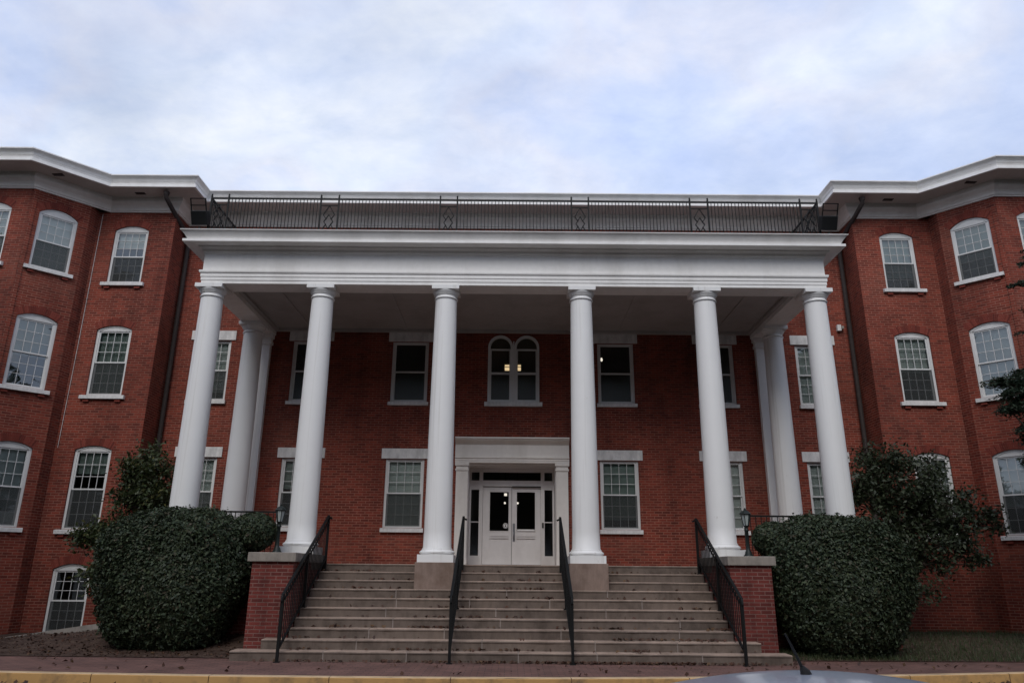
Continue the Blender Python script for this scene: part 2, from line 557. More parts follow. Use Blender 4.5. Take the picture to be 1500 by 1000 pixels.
class MB:
    def __init__(s):
        s.v, s.f = [], []
        s.smooth = []

    def add(s, verts, faces, smooth=False):
        o = len(s.v)
        s.v += [tuple(map(float, p)) for p in verts]
        s.f += [tuple(i + o for i in f) for f in faces]
        s.smooth += [smooth] * len(faces)
        return s

    def quad(s, a, b, c, d):
        return s.add((a, b, c, d), ((0, 1, 2, 3),))

    def box(s, x0, x1, y0, y1, z0, z1):
        v = [(x, y, z) for z in (z0, z1) for y in (y0, y1) for x in (x0, x1)]
        return s.add(v, ((0, 2, 3, 1), (4, 5, 7, 6), (0, 1, 5, 4), (2, 6, 7, 3), (0, 4, 6, 2), (1, 3, 7, 5)))

    def obox(s, mat, x0, x1, y0, y1, z0, z1):
        v = [tuple(mat @ Vector((x, y, z))) for z in (z0, z1) for y in (y0, y1) for x in (x0, x1)]
        return s.add(v, ((0, 2, 3, 1), (4, 5, 7, 6), (0, 1, 5, 4), (2, 6, 7, 3), (0, 4, 6, 2), (1, 3, 7, 5)))

    def extrude_x(s, prof, x0, x1):
        """closed (y,z) outline, counter-clockwise seen from +x, swept along x"""
        n = len(prof)
        v = [(x0, y, z) for y, z in prof] + [(x1, y, z) for y, z in prof]
        f = [(i, (i + 1) % n, n + (i + 1) % n, n + i)[::-1] for i in range(n)]
        f += [tuple(range(n))[::-1], tuple(range(n, 2 * n))]
        return s.add(v, f)

    def extrude_y(s, prof, y0, y1):
        """closed (x,z) outline, counter-clockwise seen from -y, swept along y"""
        n = len(prof)
        v = [(x, y0, z) for x, z in prof] + [(x, y1, z) for x, z in prof]
        f = [(i, n + i, n + (i + 1) % n, (i + 1) % n) for i in range(n)]
        f += [tuple(range(n)), tuple(range(n, 2 * n))[::-1]]
        return s.add(v, f)

    def tube(s, pts, r, seg=8, cap=True):
        pts = [Vector(p) for p in pts]
        rs = r if isinstance(r, (list, tuple)) else [r] * len(pts)
        ring = []
        up = None
        for i, p in enumerate(pts):
            d = (pts[min(i + 1, len(pts) - 1)] - pts[max(i - 1, 0)])
            d = d.normalized() if d.length > 1e-9 else Vector((0, 0, 1))
            if up is None:
                up = Vector((0, 0, 1)) if abs(d.z) < 0.9 else Vector((0, 1, 0))
            a = d.cross(up).normalized()
            b = a.cross(d).normalized()
            up = b
            ring.append([tuple(p + (a * math.cos(t) + b * math.sin(t)) * rs[i]) for t in [2 * math.pi * k / seg for k in range(seg)]])
        v = [q for rg in ring for q in rg]
        f = []
        for i in range(len(pts) - 1):
            for k in range(seg):
                k2 = (k + 1) % seg
                f.append((i * seg + k, i * seg + k2, (i + 1) * seg + k2, (i + 1) * seg + k)[::-1])
        s.add(v, f, True)
        if cap:
            s.add(ring[0], (tuple(range(seg)),))
            s.add(ring[-1], (tuple(range(seg))[::-1],))
        return s

    def bar(s, a, b, wx, wz):
        """rectangular bar from a to b; wx is its horizontal width, wz its other width"""
        a, b = Vector(a), Vector(b)
        d = (b - a).normalized()
        h = d.cross(Vector((0, 0, 1)))
        h = Vector((1, 0, 0)) if h.length < 1e-6 else h.normalized()
        u = h.cross(d).normalized()
        v = [tuple(p + h * (sx * wx / 2) + u * (sz * wz / 2)) for p in (a, b) for sx, sz in ((-1, -1), (1, -1), (1, 1), (-1, 1))]
        return s.add(v, ((0, 1, 2, 3), (7, 6, 5, 4), (0, 4, 5, 1), (1, 5, 6, 2), (2, 6, 7, 3), (3, 7, 4, 0)))

    def lathe(s, prof, seg=32, c=(0, 0), smooth=True):
        """(r,z) from bottom to top"""
        v, f = [], []
        for r, z in prof:
            for k in range(seg):
                t = 2 * math.pi * k / seg
                v.append((c[0] + r * math.cos(t), c[1] + r * math.sin(t), z))
        for i in range(len(prof) - 1):
            for k in range(seg):
                k2 = (k + 1) % seg
                f.append((i * seg + k, i * seg + k2, (i + 1) * seg + k2, (i + 1) * seg + k))
        s.add(v, f, smooth)
        s.add(v[:seg], (tuple(range(seg))[::-1],))
        s.add(v[-seg:], (tuple(range(seg)),))
        return s

    def build(s, name, mat, parent=None, loc=None, bevel=0, auto=False):
        me = bpy.data.meshes.new(name)
        me.from_pydata(s.v, [], s.f)
        me.polygons.foreach_set('use_smooth', s.smooth)
        mats = mat if isinstance(mat, (list, tuple)) else [mat]
        for m_ in mats:
            me.materials.append(m_)
        # metric UVs laid on every face along its own plane
        uvl = me.uv_layers.new(name='UVMap')
        for p in me.polygons:
            n = p.normal
            if abs(n.z) < 0.72:
                l = math.hypot(n.x, n.y)
                tx, ty = -n.y / l, n.x / l
                for li in p.loop_indices:
                    co = me.vertices[me.loops[li].vertex_index].co
                    uvl.data[li].uv = (co.x * tx + co.y * ty, co.z)
            else:
                for li in p.loop_indices:
                    co = me.vertices[me.loops[li].vertex_index].co
                    uvl.data[li].uv = (co.x, co.y)
        me.update()
        o = bpy.data.objects.new(name, me)
        C.objects.link(o)
        if parent:
            o.parent = parent
        if loc is not None:
            o.location = loc
        if bevel:
            b = o.modifiers.new('bevel', 'BEVEL')
            b.width = bevel
            b.segments = 2
            b.limit_method = 'ANGLE'
        return o


def arch_pts(w, zs, rise, n=14):
    """points of an arched head from left to right, local x in [-w/2, w/2]"""
    if rise <= 0:
        return [(-w / 2, zs), (w / 2, zs)]
    if rise > 0.45 * w:
        return [(-w / 2 * math.cos(math.pi * i / n), zs + rise * math.sin(math.pi * i / n)) for i in range(n + 1)]
    rad = (w * w / 4 + rise * rise) / (2 * rise)
    a0 = math.asin(w / 2 / rad)
    return [(rad * math.sin(-a0 + 2 * a0 * i / n), zs + rise - rad + rad * math.cos(-a0 + 2 * a0 * i / n)) for i in range(n + 1)]


def wall(mb, p0, p1, z0, z1, holes=(), depth=0.16):
    """vertical wall from p0 to p1 (the outside lies to the right of p0->p1 seen from above), with openings
    (u_centre, width, z_bottom, z_spring, rise) and their reveals"""
    p0, p1 = Vector(p0), Vector(p1)
    t = (p1 - p0)
    ln = t.length
    t.normalize()
    nrm = Vector((t.y, -t.x))

    def P(u, z, d=0.0):
        q = p0 + t * u + nrm * d
        return (q.x, q.y, z)
    us = {0.0, ln}
    hs = []
    for (u, wd, zb, zs, rise) in holes:
        top = [(u + x, z) for x, z in arch_pts(wd, zs, rise)]
        hs.append((u - wd / 2, u + wd / 2, zb, top))
        us |= {round(x, 6) for x, _ in top}
    us = sorted(us)

    def top_at(top, x):
        for (xa, za), (xb, zb) in zip(top, top[1:]):
            if xa - 1e-5 <= x <= xb + 1e-5:
                return za + (zb - za) * ((x - xa) / (xb - xa) if xb > xa else 0)
        return top[0][1]
    for a, b in zip(us, us[1:]):
        if b - a < 1e-6:
            continue
        m = (a + b) / 2
        za = zb_ = z0
        for (h0, h1, zb, top) in sorted([h for h in hs if h[0] < m < h[1]], key=lambda h: h[2]):
            if zb > za + 1e-6:
                mb.quad(P(a, za), P(b, zb_), P(b, zb), P(a, zb))
            za, zb_ = top_at(top, a), top_at(top, b)
        mb.quad(P(a, za), P(b, zb_), P(b, z1), P(a, z1))
    for (h0, h1, zb, top) in hs:
        ol = [(h0, zb)] + top + [(h1, zb)]
        for (ua, za), (ub, zb2) in zip(ol, ol[1:] + ol[:1]):
            if abs(ua - ub) + abs(za - zb2) < 1e-6:
                continue
            mb.quad(P(ua, za), P(ua, za, -depth), P(ub, zb2, -depth), P(ub, zb2))


def sweep(mb, path, prof, closed=False):
    """sweep an open (offset, z) profile along a 2-D path, mitred; offsets go to the right of the path direction"""
    pts = [Vector(p) for p in path]
    n = len(pts)
    dirs = []
    for i in range(n):
        d1 = (pts[i] - pts[i - 1]).normalized() if i > 0 or closed else None
        d2 = (pts[(i + 1) % n] - pts[i]).normalized() if i < n - 1 or closed else None
        if d1 is None:
            d1 = d2
        if d2 is None:
            d2 = d1
        n1, n2 = Vector((d1.y, -d1.x)), Vector((d2.y, -d2.x))
        m = n1 + n2
        m = m / (1 + n1.dot(n2))
        dirs.append(m)
    k = len(prof)
    v = [(*(pts[i] + dirs[i] * o), z) for i in range(n) for o, z in prof]
    f = [(i * k + j, (i + 1) * k + j, (i + 1) * k + j + 1, i * k + j + 1) for i in range(n - 1) for j in range(k - 1)]
    mb.add(v, f)
    for e in (0, n - 1):                       # end caps
        ring = tuple(e * k + j for j in range(k))
        o = len(mb.v) - n * k
        mb.f.append(tuple(o + r for r in (ring if e == 0 else ring[::-1])))
        mb.smooth.append(False)
    return mb


def leaves(name, mat, P_, Nrm, size, parent=None, aspect=0.5, fold=0.25, jitter=0.35):
    """many small folded leaves: P_ points, Nrm face directions, size lengths"""
    n = len(P_)
    Nrm = Nrm / (np.linalg.norm(Nrm, axis=1, keepdims=True) + 1e-9)
    a = rng.normal(size=(n, 3))
    a -= (a * Nrm).sum(1, keepdims=True) * Nrm
    a /= np.linalg.norm(a, axis=1, keepdims=True) + 1e-9
    b = np.cross(Nrm, a)
    sz = (size * (1 + jitter * (rng.random(n) - 0.5) * 2))[:, None]
    tip = P_ + a * sz * 0.55 - Nrm * sz * 0.10
    base = P_ - a * sz * 0.45
    l_ = P_ + b * sz * aspect * 0.5 + Nrm * sz * fold * 0.3
    r_ = P_ - b * sz * aspect * 0.5 + Nrm * sz * fold * 0.3
    V = np.stack([base, r_, tip, l_], 1).reshape(-1, 3)
    me = bpy.data.meshes.new(name)
    me.vertices.add(4 * n)
    me.vertices.foreach_set('co', V.astype(np.float32).ravel())
    me.loops.add(4 * n)
    me.loops.foreach_set('vertex_index', np.arange(4 * n, dtype=np.int32))
    me.polygons.add(n)
    me.polygons.foreach_set('loop_start', np.arange(0, 4 * n, 4, dtype=np.int32))
    me.update(calc_edges=True)
    me.materials.append(mat)
    o = bpy.data.objects.new(name, me)
    C.objects.link(o)
    if parent:
        o.parent = parent
    return o


# ------------------------------------------------------------ setting: road, kerb, pavement, beds
def kerb_y(x):
    """front line of the kerb"""
    return 11.95 + 0.0075 * x * x + 0.028 * x if x < 0 else 11.95 + 0.0105 * x * x + 0.05 * x


xs = [-60, -40, -26] + [-20 + i for i in range(41)] + [26, 40, 60]


def ky(x):
    return kerb_y(max(-14, min(14, x)))


mb = MB()
mb.quad((-900, -900, -0.15), (900, -900, -0.15), (900, 900, -0.15), (-900, 900, -0.15))
tag(mb.build('road', M['asphalt']), 'grey asphalt road and parking ground in front of the kerb', 'road', kind='structure')

mb, mt = MB(), MB()
seg = [i * 1.8 - 27.0 + 0.9 for i in range(31)]
for a, b in zip(seg, seg[1:]):
    a2, b2 = a + 0.006, b - 0.006
    A, B = Vector((a2, ky(a2))), Vector((b2, ky(b2)))
    d = (B - A).normalized()
    nn = Vector((d.y, -d.x))
    prof = [(0.0, -0.16), (0.0, -0.012), (-0.006, -0.003)]
    pr2 = [(-0.006, -0.003), (-0.018, 0.003), (-0.15, 0.003)]
    for m_, pr in ((mb, prof), (mt, pr2)):
        for (o1, z1), (o2, z2) in zip(pr, pr[1:]):
            m_.quad((*(A + nn * o1), z1), (*(B + nn * o1), z1), (*(B + nn * o2), z2), (*(A + nn * o2), z2))
kerb = mb.build('kerb', M['kerb'])
tag(kerb, 'worn yellow painted kerb along the brick pavement', 'kerb', kind='structure')
mt.build('kerb_top', M['kerbtop'], kerb)
mb = MB()
for a, b in zip(xs, xs[1:]):
    mb.quad((a, ky(a) + 0.02, -0.15), (b, ky(b) + 0.02, -0.15), (b, ky(b) + 0.021, 0.0), (a, ky(a) + 0.021, 0.0))
    mb.quad((a, ky(a) + 0.021, 0.0), (b, ky(b) + 0.021, 0.0), (b, 16.2, 0.0), (a, 16.2, 0.0))
tag(mb.build('pavement', M['paver']), 'reddish brick paver pavement between kerb and steps', 'pavement', kind='structure')


def bed_front(x):
    return 14.28 - 0.02 * (x + 7) if x < 0 else 14.55 + 0.03 * (x - 5)


def bed(name, x0, x1, zfun, mat, label, cat):
    nx, ny = 70, 40
    mb = MB()
    v, f = [], []
    for j in range(ny + 1):
        for i in range(nx + 1):
            x = x0 + (x1 - x0) * i / nx
            s = j / ny
            y = bed_front(x) + (20.4 - bed_front(x)) * s
            v.append((x, y, zfun(x, y, s)))
    for j in range(ny):
        for i in range(nx):
            k = j * (nx + 1) + i
            f.append((k, k + 1, k + nx + 2, k + nx + 1))
    mb.add(v, f, True)
    o = mb.build(name, mat)
    tag(o, label, cat, kind='structure')
    return o


def zl(x, y, s):
    t = min(1.0, (y - bed_front(x)) / 2.2)
    h = 0.20 + 0.15 * (x + 9.5) / 2.0
    h = max(0.0, min(0.34, h))
    z = 0.012 + h * t * t * (3 - 2 * t)
    if y > 16.68:
        z = min(z, 0.03)                       # the sunk area in front of the basement window
    return z + 0.012 * math.sin(5.1 * x + 2 * y) * math.sin(4.3 * y) * min(1, 3 * t)


def zr(x, y, s):
    t = min(1.0, (y - bed_front(x)) / 3.0)
    return 0.012 + 0.20 * t + 0.012 * math.sin(3.7 * x + y) * math.sin(3.1 * y) * min(1, 3 * t)


bed('mulch_bed', -26, -4.4, zl, M['soil'], 'brown mulch bed with dead leaves left of the steps', 'ground')
bed('lawn_ground', 4.4, 26, zr, M['soil'], 'dark soil of the lawn right of the steps', 'ground')

# ------------------------------------------------------------ the building
bld = thing('brick_building', 'three storey red brick building with white columned portico and projecting wings', 'building', (0, 20, 0))
bld.location = (0, 0, 0)
WY, FY, BY = 20.0, 19.15, 17.79               # wall planes: main block, wing front, bay front
XC, XA, XB, XE, XW = 9.68, 11.88, 11.93, 12.94, 14.86
Z1 = 11.29

WIN = []                                       # (x, y, rz, width, z0, zspring, rise, kind, seed)
for sx in (-1, 1):
    for fl, (a, b, c) in enumerate(((0.02, 1.49, 0.13), (2.45, 4.45, 0.11), (5.91, 7.73, 0.12), (9.12, 10.70, 0.14))):
        if fl == 0 and sx > 0:
            continue
        WIN.append((sx * 10.875, FY, 0, 0.96, a, b, c, 'arch', fl, sx))
    for fl, (a, b, c) in enumerate(((2.46, 4.39, 0.13), (5.90, 7.72, 0.14), (9.13, 10.68, 0.18)), 1):
        s = 0.5
        WIN.append((sx * (XE - 0.5), BY + 0.5, sx * -R(45) * -1, 0.94, a, b, c, 'arch', fl, sx))
        WIN.append((sx * 13.90, BY, 0, 0.96, a, b, c, 'arch', fl, sx))
    for i, x in enumerate((2.89, 5.71, 8.49)):
        WIN.append((sx * x, WY, 0, 1.04, 2.60, 4.40, 0, 'flat', 1, sx))
        WIN.append((sx * x, WY, 0, 1.02, 5.99, 7.71, 0, 'flat2' if i < 2 else 'flat', 2, sx))

wb = MB()
hm = [(x + XC, wd, a, b, c) for (x, y, rz, wd, a, b, c, k, fl, sx) in WIN if y == WY]
hm += [(-0.37 + 0.02 + XC, 0.70, 6.0, 7.58, 0.35), (0.37 + 0.02 + XC, 0.70, 6.0, 7.58, 0.35)]
hm += [(XC, 2.36, 1.5, 4.32, 0)]
wall(wb, (-XC, WY), (XC, WY), -0.4, Z1, [h for h in hm if h[1] < 2])if False else wall(wb, (-XC, WY), (XC, WY), -0.4, Z1, hm)
wall_main = wb.build('wall', M['brick'], bld)
for sx in (-1, 1):
    mb = MB()
    hw = [(wd, a, b, c) for (x, y, rz, wd, a, b, c, k, fl, s_) in WIN if y == FY and s_ == sx]
    hc = [(wd, a, b, c) for (x, y, rz, wd, a, b, c, k, fl, s_) in WIN if s_ == sx and BY < y < FY]
    hb = [(wd, a, b, c) for (x, y, rz, wd, a, b, c, k, fl, s_) in WIN if y == BY and s_ == sx]
    cl = math.hypot(XE - XB, 1.01)

    def pw(p, q, holes=(), u=None, dep=0.13):
        """mirror a wall run defined for the left wing"""
        hh = []
        ln = math.hypot(q[0] - p[0], q[1] - p[1])
        for (wd, a, b, c) in holes:
            hh.append(((u if sx < 0 else ln - u), wd, a, b, c))
        if sx < 0:
            wall(mb, p, q, -0.4, Z1, hh, dep)
        else:
            wall(mb, (-q[0], q[1]), (-p[0], p[1]), -0.4, Z1, hh, dep)
    pw((-XC, FY), (-XC, WY))
    pw((-XA, FY), (-XC, FY), hw, XA - 10.875)
    pw((-XB, BY + 1.01), (-XA, FY))
    pw((-XE, BY), (-XB, BY + 1.01), hc, 0.5 * math.sqrt(2))
    pw((-XW, BY), (-XE, BY), hb, XW - 13.90)
    pw((-XW - 1.01, BY + 1.01), (-XW, BY))
    pw((-XW - 1.06, FY), (-XW - 1.01, BY + 1.01))
    pw((-20.0, FY), (-XW - 1.06, FY))
    pw((-20.0, 32), (-20.0, FY))
    mb.build('wing_wall', M['brick'], bld)
    # brick corner strips, a hand's breadth proud of the canted bay
    st = MB()
    for (px, py, ang, a, b) in ((-XE, BY, 45, 0.0, 0.12),):
        d = Vector((1, 1)).normalized()
        nn = Vector((1, -1)).normalized()
        q = [Vector((px, py)) + d * a + nn * 0.028, Vector((px, py)) + d * b + nn * 0.028, Vector((px, py)) + d * b, Vector((px, py)) + d * a]
        q2 = [(-v_.x if sx > 0 else v_.x, v_.y) for v_ in q]
        v = [(x, y, z) for z in (-0.3, Z1 - 0.003) for x, y in q2]
        f = [(0, 1, 5, 4), (1, 2, 6, 5), (3, 0, 4, 7), (4, 5, 6, 7)]
        st.add(v, f if sx < 0 else [t[::-1] for t in f])
    st.build('corner_strip', M['brick'], bld)
mb = MB()
mb.quad((20, 32, -0.4), (-20, 32, -0.4), (-20, 32, 12), (20, 32, 12))
mb.build('rear_wall', M['brick'], bld)
# inside: floors and a spine wall, so that windows look into rooms and not into a shell
mb = MB()
for z in (1.6, 5.1, 8.45, 11.2):
    for (x0, x1, y0) in ((-9.6, 9.6, 20.25), (-19.8, -9.75, 19.4), (9.75, 19.8, 19.4)):
        if z == 1.6 and y0 > 20:
            y0 = 21.6
        mb.box(x0, x1, y0, 31.8, z - 0.12, z)
mb.box(-9.6, 9.6, 25.5, 25.7, -0.3, 11.2)
for x in (-7.1, -4.3, -1.55, 1.55, 4.3, 7.1):
    mb.box(x - 0.06, x + 0.06, 21.4, 25.5, -0.3, 11.2)
for s in (-1, 1):
    mb.box(s * 15 - 5, s * 15 + 5, 24, 24.2, -0.3, 11.2)
    mb.box(s * 9.68 - 0.05, s * 9.68 + 0.05, 20.3, 31.8, -0.3, 11.2)
    mb.box(s * 11.75 - 0.05, s * 11.75 + 0.05, 19.4, 24.0, -0.3, 11.2)
mb.build('interior_wall', M['interior'], bld)

# roof and cornice
CP = [(-20, 32), (-20, FY), (-XW - 1.36, FY), (-XW, BY), (-XE, BY), (-XE + 1.36, FY), (-XC, FY), (-XC, WY), (XC, WY), (XC, FY), (XE - 1.36, FY), (XE, BY), (XW, BY), (XW + 1.36, FY), (20, FY), (20, 32)]
mb = MB()
v = [(x, y, 12.06) for x, y in CP]
mb.add(v, (tuple(range(len(v))),))
mb.build('roof', M['roof'], bld)
frieze = [(0.0, 11.26), (0.035, 11.265), (0.035, 11.30), (0.06, 11.31), (0.075, 11.37), (0.115, 11.43), (0.19, 11.50), (0.205, 11.53), (0.205, 11.66), (0.0, 11.66)]
soff = [(0.2, 11.655), (0.737, 11.69), (0.737, 11.74), (0.2, 11.74)]
fasc = [(0.735, 11.665), (0.80, 11.665), (0.80, 11.755), (0.71, 11.76), (0.71, 11.79), (0.735, 11.835), (0.735, 11.85), (0.75, 11.855), (0.775, 11.915), (0.845, 11.975), (0.86, 11.98), (0.86, 12.012), (0.84, 12.017), (0.0, 12.07), (0.0, 11.77), (0.735, 11.77)]
o = sweep(MB(), CP, frieze).build('cornice_frieze', M['cream'], bld)
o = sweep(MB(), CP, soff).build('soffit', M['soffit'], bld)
o = sweep(MB(), CP, fasc).build('cornice', M['white'], bld)
# round soffit vents
for sx in (-1, 1):
    for (x, y) in ((10.6, 18.75), (12.35, 17.75), (13.9, 17.4)):
        mb = MB()
        mb.box(sx * x - 0.14, sx * x + 0.14, y - 0.06, y + 0.06, 11.66, 11.685)
        mb.build('soffit_vent', M['pipe'], bld)


# ------------------------------------------------------------ windows
def sash_mesh(wd, h, cols, rows, mun=0.014, st=0.038, y=0.0, th=0.035):
    m = MB()
    m.box(-wd / 2, -wd / 2 + st, y, y + th, 0, h)
    m.box(wd / 2 - st, wd / 2, y, y + th, 0, h)
    m.box(-wd / 2 + st, wd / 2 - st, y, y + th, 0, st)
    m.box(-wd / 2 + st, wd / 2 - st, y, y + th, h - st, h)
    iw, ih = wd - 2 * st, h - 2 * st
    for i in range(1, cols):
        x = -iw / 2 + iw * i / cols
        m.box(x - mun / 2, x + mun / 2, y + 0.006, y + th - 0.004, st, h - st)
    for j in range(1, rows):
        z = st + ih * j / rows
        for i in range(cols):
            xa = -iw / 2 + iw * i / cols + (mun / 2 if i else 0)
            xb = -iw / 2 + iw * (i + 1) / cols - (mun / 2 if i < cols - 1 else 0)
            m.box(xa, xb, y + 0.006, y + th - 0.004, z - mun / 2, z + mun / 2)
    return m


def make_window(x, y, rz, wd, z0, zs, rise, kind, seed):
    rr = random.Random(seed * 31 + 5)
    h = zs - z0
    cas = 0.062
    fm = MB()
    y0, y1 = 0.045, 0.135                      # casing: inside the reveal
    a = arch_pts(wd, h, rise)
    fm.box(-wd / 2, -wd / 2 + cas, y0, y1, 0, h - cas * 0.5)
    fm.box(wd / 2 - cas, wd / 2, y0, y1, 0, h - cas * 0.5)
    fm.box(-wd / 2 + cas, wd / 2 - cas, y0, y1, 0, 0.035)
    fm.extrude_y([(-wd / 2, h - cas * 0.5), (wd / 2, h - cas * 0.5)] + [p for p in a[::-1]], y0, y1)
    if rise > 0:                               # raised rim following the arch
        n = len(a)
        inner = [(px * (1 - 2 * 0.045 / wd), pz - 0.04) for px, pz in a]
        for i in range(n - 1):
            q = [inner[i], inner[i + 1], a[i + 1], a[i]]
            v = [(px, y0 - 0.012, pz) for px, pz in q] + [(px, y0 + 0.0, pz) for px, pz in q]
            fm.add(v, ((0, 1, 2, 3), (0, 4, 5, 1), (1, 5, 6, 2), (2, 6, 7, 3), (3, 7, 4, 0)))
    win = fm.build('window', M['sash'], bld, (x, y, z0))
    win.rotation_euler = (0, 0, rz)
    iw, ih = wd - 2 * cas, h - cas * 0.5 - 0.035
    zc = 0.035
    up = ih * 0.5
    plain = kind == 'flat2'
    cols, rows = (1, 1) if plain else ((4, 3))
    s1 = sash_mesh(iw, ih - up + 0.018, cols, rows, 0.012, 0.036, 0.065, 0.035).build('sash', M['sash'], win, (0, 0, zc + up - 0.018))
    s2 = sash_mesh(iw, up + 0.018, cols, rows, 0.010, 0.036, 0.100, 0.032).build('sash', M['sash'], win, (0, 0, zc))
    g = MB()
    g.quad((-iw / 2, 0.085, zc + up), (iw / 2, 0.085, zc + up), (iw / 2, 0.085, zc + ih), (-iw / 2, 0.085, zc + ih))
    g.build('pane', M['dullglass' if plain else 'glass'], win)
    g = MB()
    g.quad((-iw / 2, 0.118, zc), (iw / 2, 0.118, zc), (iw / 2, 0.118, zc + up), (-iw / 2, 0.118, zc + up))
    g.build('pane', M['dullglass' if plain else 'glass'], win)
    if not plain:
        g = MB()
        g.box(-iw / 2, iw / 2, 0.055, 0.058, zc + 0.01, zc + up - 0.02)
        if rr.random() < 0.6 or z0 < 1:
            g.build('insect_screen', M['screen'], win)
        drop = rr.choice([0.30, 0.45, 0.55, 0.66, 0.78, 0.88, 1.0, 1.0])
        bm = M['blind'] if rr.random() < 0.6 else M['curtain']
        if kind == 'arch' and z0 < 1:
            drop = 0.0
        if drop:
            g = MB()
            g.box(-iw / 2 + 0.01, iw / 2 - 0.01, 0.17, 0.176, zc + ih * (1 - drop) + 0.01, zc + ih)
            g.build('blind', bm, win)
    sm = MB()
    ex = 0.11 if kind == 'arch' else 0.045
    sm.extrude_x([(-0.085, -0.115), (0.14, -0.115), (0.14, -0.002), (0.04, -0.002), (-0.08, -0.02), (-0.085, -0.026)], -wd / 2 - ex, wd / 2 + ex)
    sm.build('sill', M['sillstone'], win)
    if kind == 'arch':
        for sgn in (-1, 1):
            bm_ = MB()
            c_ = sgn * (wd / 2 - 0.06)
            bm_.box(c_ - 0.075, c_ + 0.075, -0.05, 0.0, -0.19, -0.116)
            bm_.build('sill_bracket', M['voussoir'], win)
        vm = MB()
        n = 26
        ri = arch_pts(wd, h, rise, n)
        # voussoirs: bricks on end fanning over the head
        for i in range(n):
            (xa, za), (xb, zb) = ri[i], ri[i + 1]
            g_ = 0.1
            xa, za, xb, zb = xa + (xb - xa) * g_, za + (zb - za) * g_, xb - (xb - xa) * g_, zb - (zb - za) * g_
            rad = (wd * wd / 4 + rise * rise) / (2 * rise)
            cz = h + rise - rad
            k = (rad + 0.2) / rad
            k0 = 1.004
            q = [(xa * k0, cz + (za - cz) * k0), (xb * k0, cz + (zb - cz) * k0), (xb * k, cz + (zb - cz) * k), (xa * k, cz + (za - cz) * k)]
            v = [(px, -0.006, pz) for px, pz in q] + [(px, 0.004, pz) for px, pz in q]
            vm.add(v, ((0, 1, 2, 3), (0, 4, 5, 1), (1, 5, 6, 2), (2, 6, 7, 3), (3, 7, 4, 0)))
        vm.build('brick_arch', M['voussoir'], win)
    else:
        lm = MB()
        lm.box(-wd / 2 - 0.12, wd / 2 + 0.12, -0.03, 0.10, h + 0.012, h + 0.285)
        lm.build('lintel', M['sillstone'], win, bevel=0.006)
    return win


m = Mat('arch_brick', rough=0.85, spec=0.25)
m.col(m.ramp(m.island(), [(0.0, (0.115, 0.026, 0.019)), (0.5, (0.185, 0.039, 0.027)), (1.0, (0.235, 0.055, 0.039))]))
M['voussoir'] = m.m
for i, (x, y, rz, wd, a, b, c, k, fl, sx) in enumerate(WIN):
    make_window(x, y, (R(45) if sx < 0 else R(-45)) if BY < y < FY else 0, wd, a, b, c, k, i)

# paired round-headed window over the door
win = MB()
for s in (-1, 1):
    cx = s * 0.37
    a = arch_pts(0.70, 1.58, 0.35, 20)
    b = arch_pts(0.57, 1.58, 0.285, 20)
    ol = [(cx - 0.35, 0.0)] + [(cx + px, pz) for px, pz in a] + [(cx + 0.35, 0.0)]
    il = [(cx - 0.285, 0.06)] + [(cx + px, pz) for px, pz in b] + [(cx + 0.285, 0.06)]
    for i in range(len(ol)):
        j = (i + 1) % len(ol)
        q = [ol[i], ol[j], il[j], il[i]]
        v = [(px, -0.02, pz) for px, pz in q] + [(px, 0.12, pz) for px, pz in q]
        win.add(v, ((3, 2, 1, 0), (0, 1, 5, 4), (2, 3, 7, 6)))
win.box(-0.019, 0.019, -0.025, 0.1, 0, 1.75)
aw = win.build('window', M['sash'], bld, (0.02, WY, 6.0))
for s in (-1, 1):
    m_ = MB()
    cx = s * 0.37
    m_.box(cx - 0.285, cx + 0.285, 0.05, 0.09, 0.80, 0.86)
    m_.box(cx - 0.285, cx + 0.285, 0.05, 0.09, 1.50, 1.545)
    for sg in (-1, 1):
        m_.box(cx + sg * 0.27 - 0.018, cx + sg * 0.27 + 0.018, 0.051, 0.089, 0.06, 0.80)
        m_.box(cx + sg * 0.27 - 0.018, cx + sg * 0.27 + 0.018, 0.051, 0.089, 0.86, 1.50)
    m_.build('sash', M['sash'], aw)
    g = MB()
    g.add([(cx - 0.29, 0.07, 0.05), (cx + 0.29, 0.07, 0.05)] + [(cx + px, 0.07, pz) for px, pz in arch_pts(0.58, 1.58, 0.29, 20)[::-1]], (tuple(range(23)),))
    g.build('pane', M['dullglass'], aw)
    m_ = MB()                                   # plain label moulding round the head
    a = arch_pts(0.72, 1.58, 0.36, 20)
    b = arch_pts(0.80, 1.58, 0.40, 20)
MB().extrude_x([(-0.09, -0.13), (0.06, -0.13), (0.06, -0.002), (-0.085, -0.015)], -0.80, 0.80).build('sill', M['sillstone'], aw)

# ------------------------------------------------------------ porch, portico
PZ = 1.66
mb = MB()
mb.box(-1.9, 1.9, 16.67 + 0.30, 20.0, 1.0, PZ)
mb.box(-4.09, 4.09, 16.97, 19.99, 1.0, PZ - 0.002)
mb.box(-7.85, -4.09, 15.75, 19.99, PZ - 0.13, PZ)
mb.box(4.09, 7.85, 15.75, 19.99, PZ - 0.13, PZ)
mb.box(-1.18, 1.18, 20.0, 21.6, 1.45, PZ)
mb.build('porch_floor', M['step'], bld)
for s in (-1, 1):
    mb = MB()
    x0, x1 = sorted((s * 4.93, s * 7.80))
    mb.box(x0, x1, 15.80, 15.95, -0.2, PZ - 0.13)
    x0, x1 = sorted((s * 7.65, s * 7.80))
    mb.box(x0, x1, 15.95, 19.99, -0.2, PZ - 0.13)
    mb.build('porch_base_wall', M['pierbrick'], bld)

YC, AB = 16.29, 7.87                             # column line, underside of the architrave


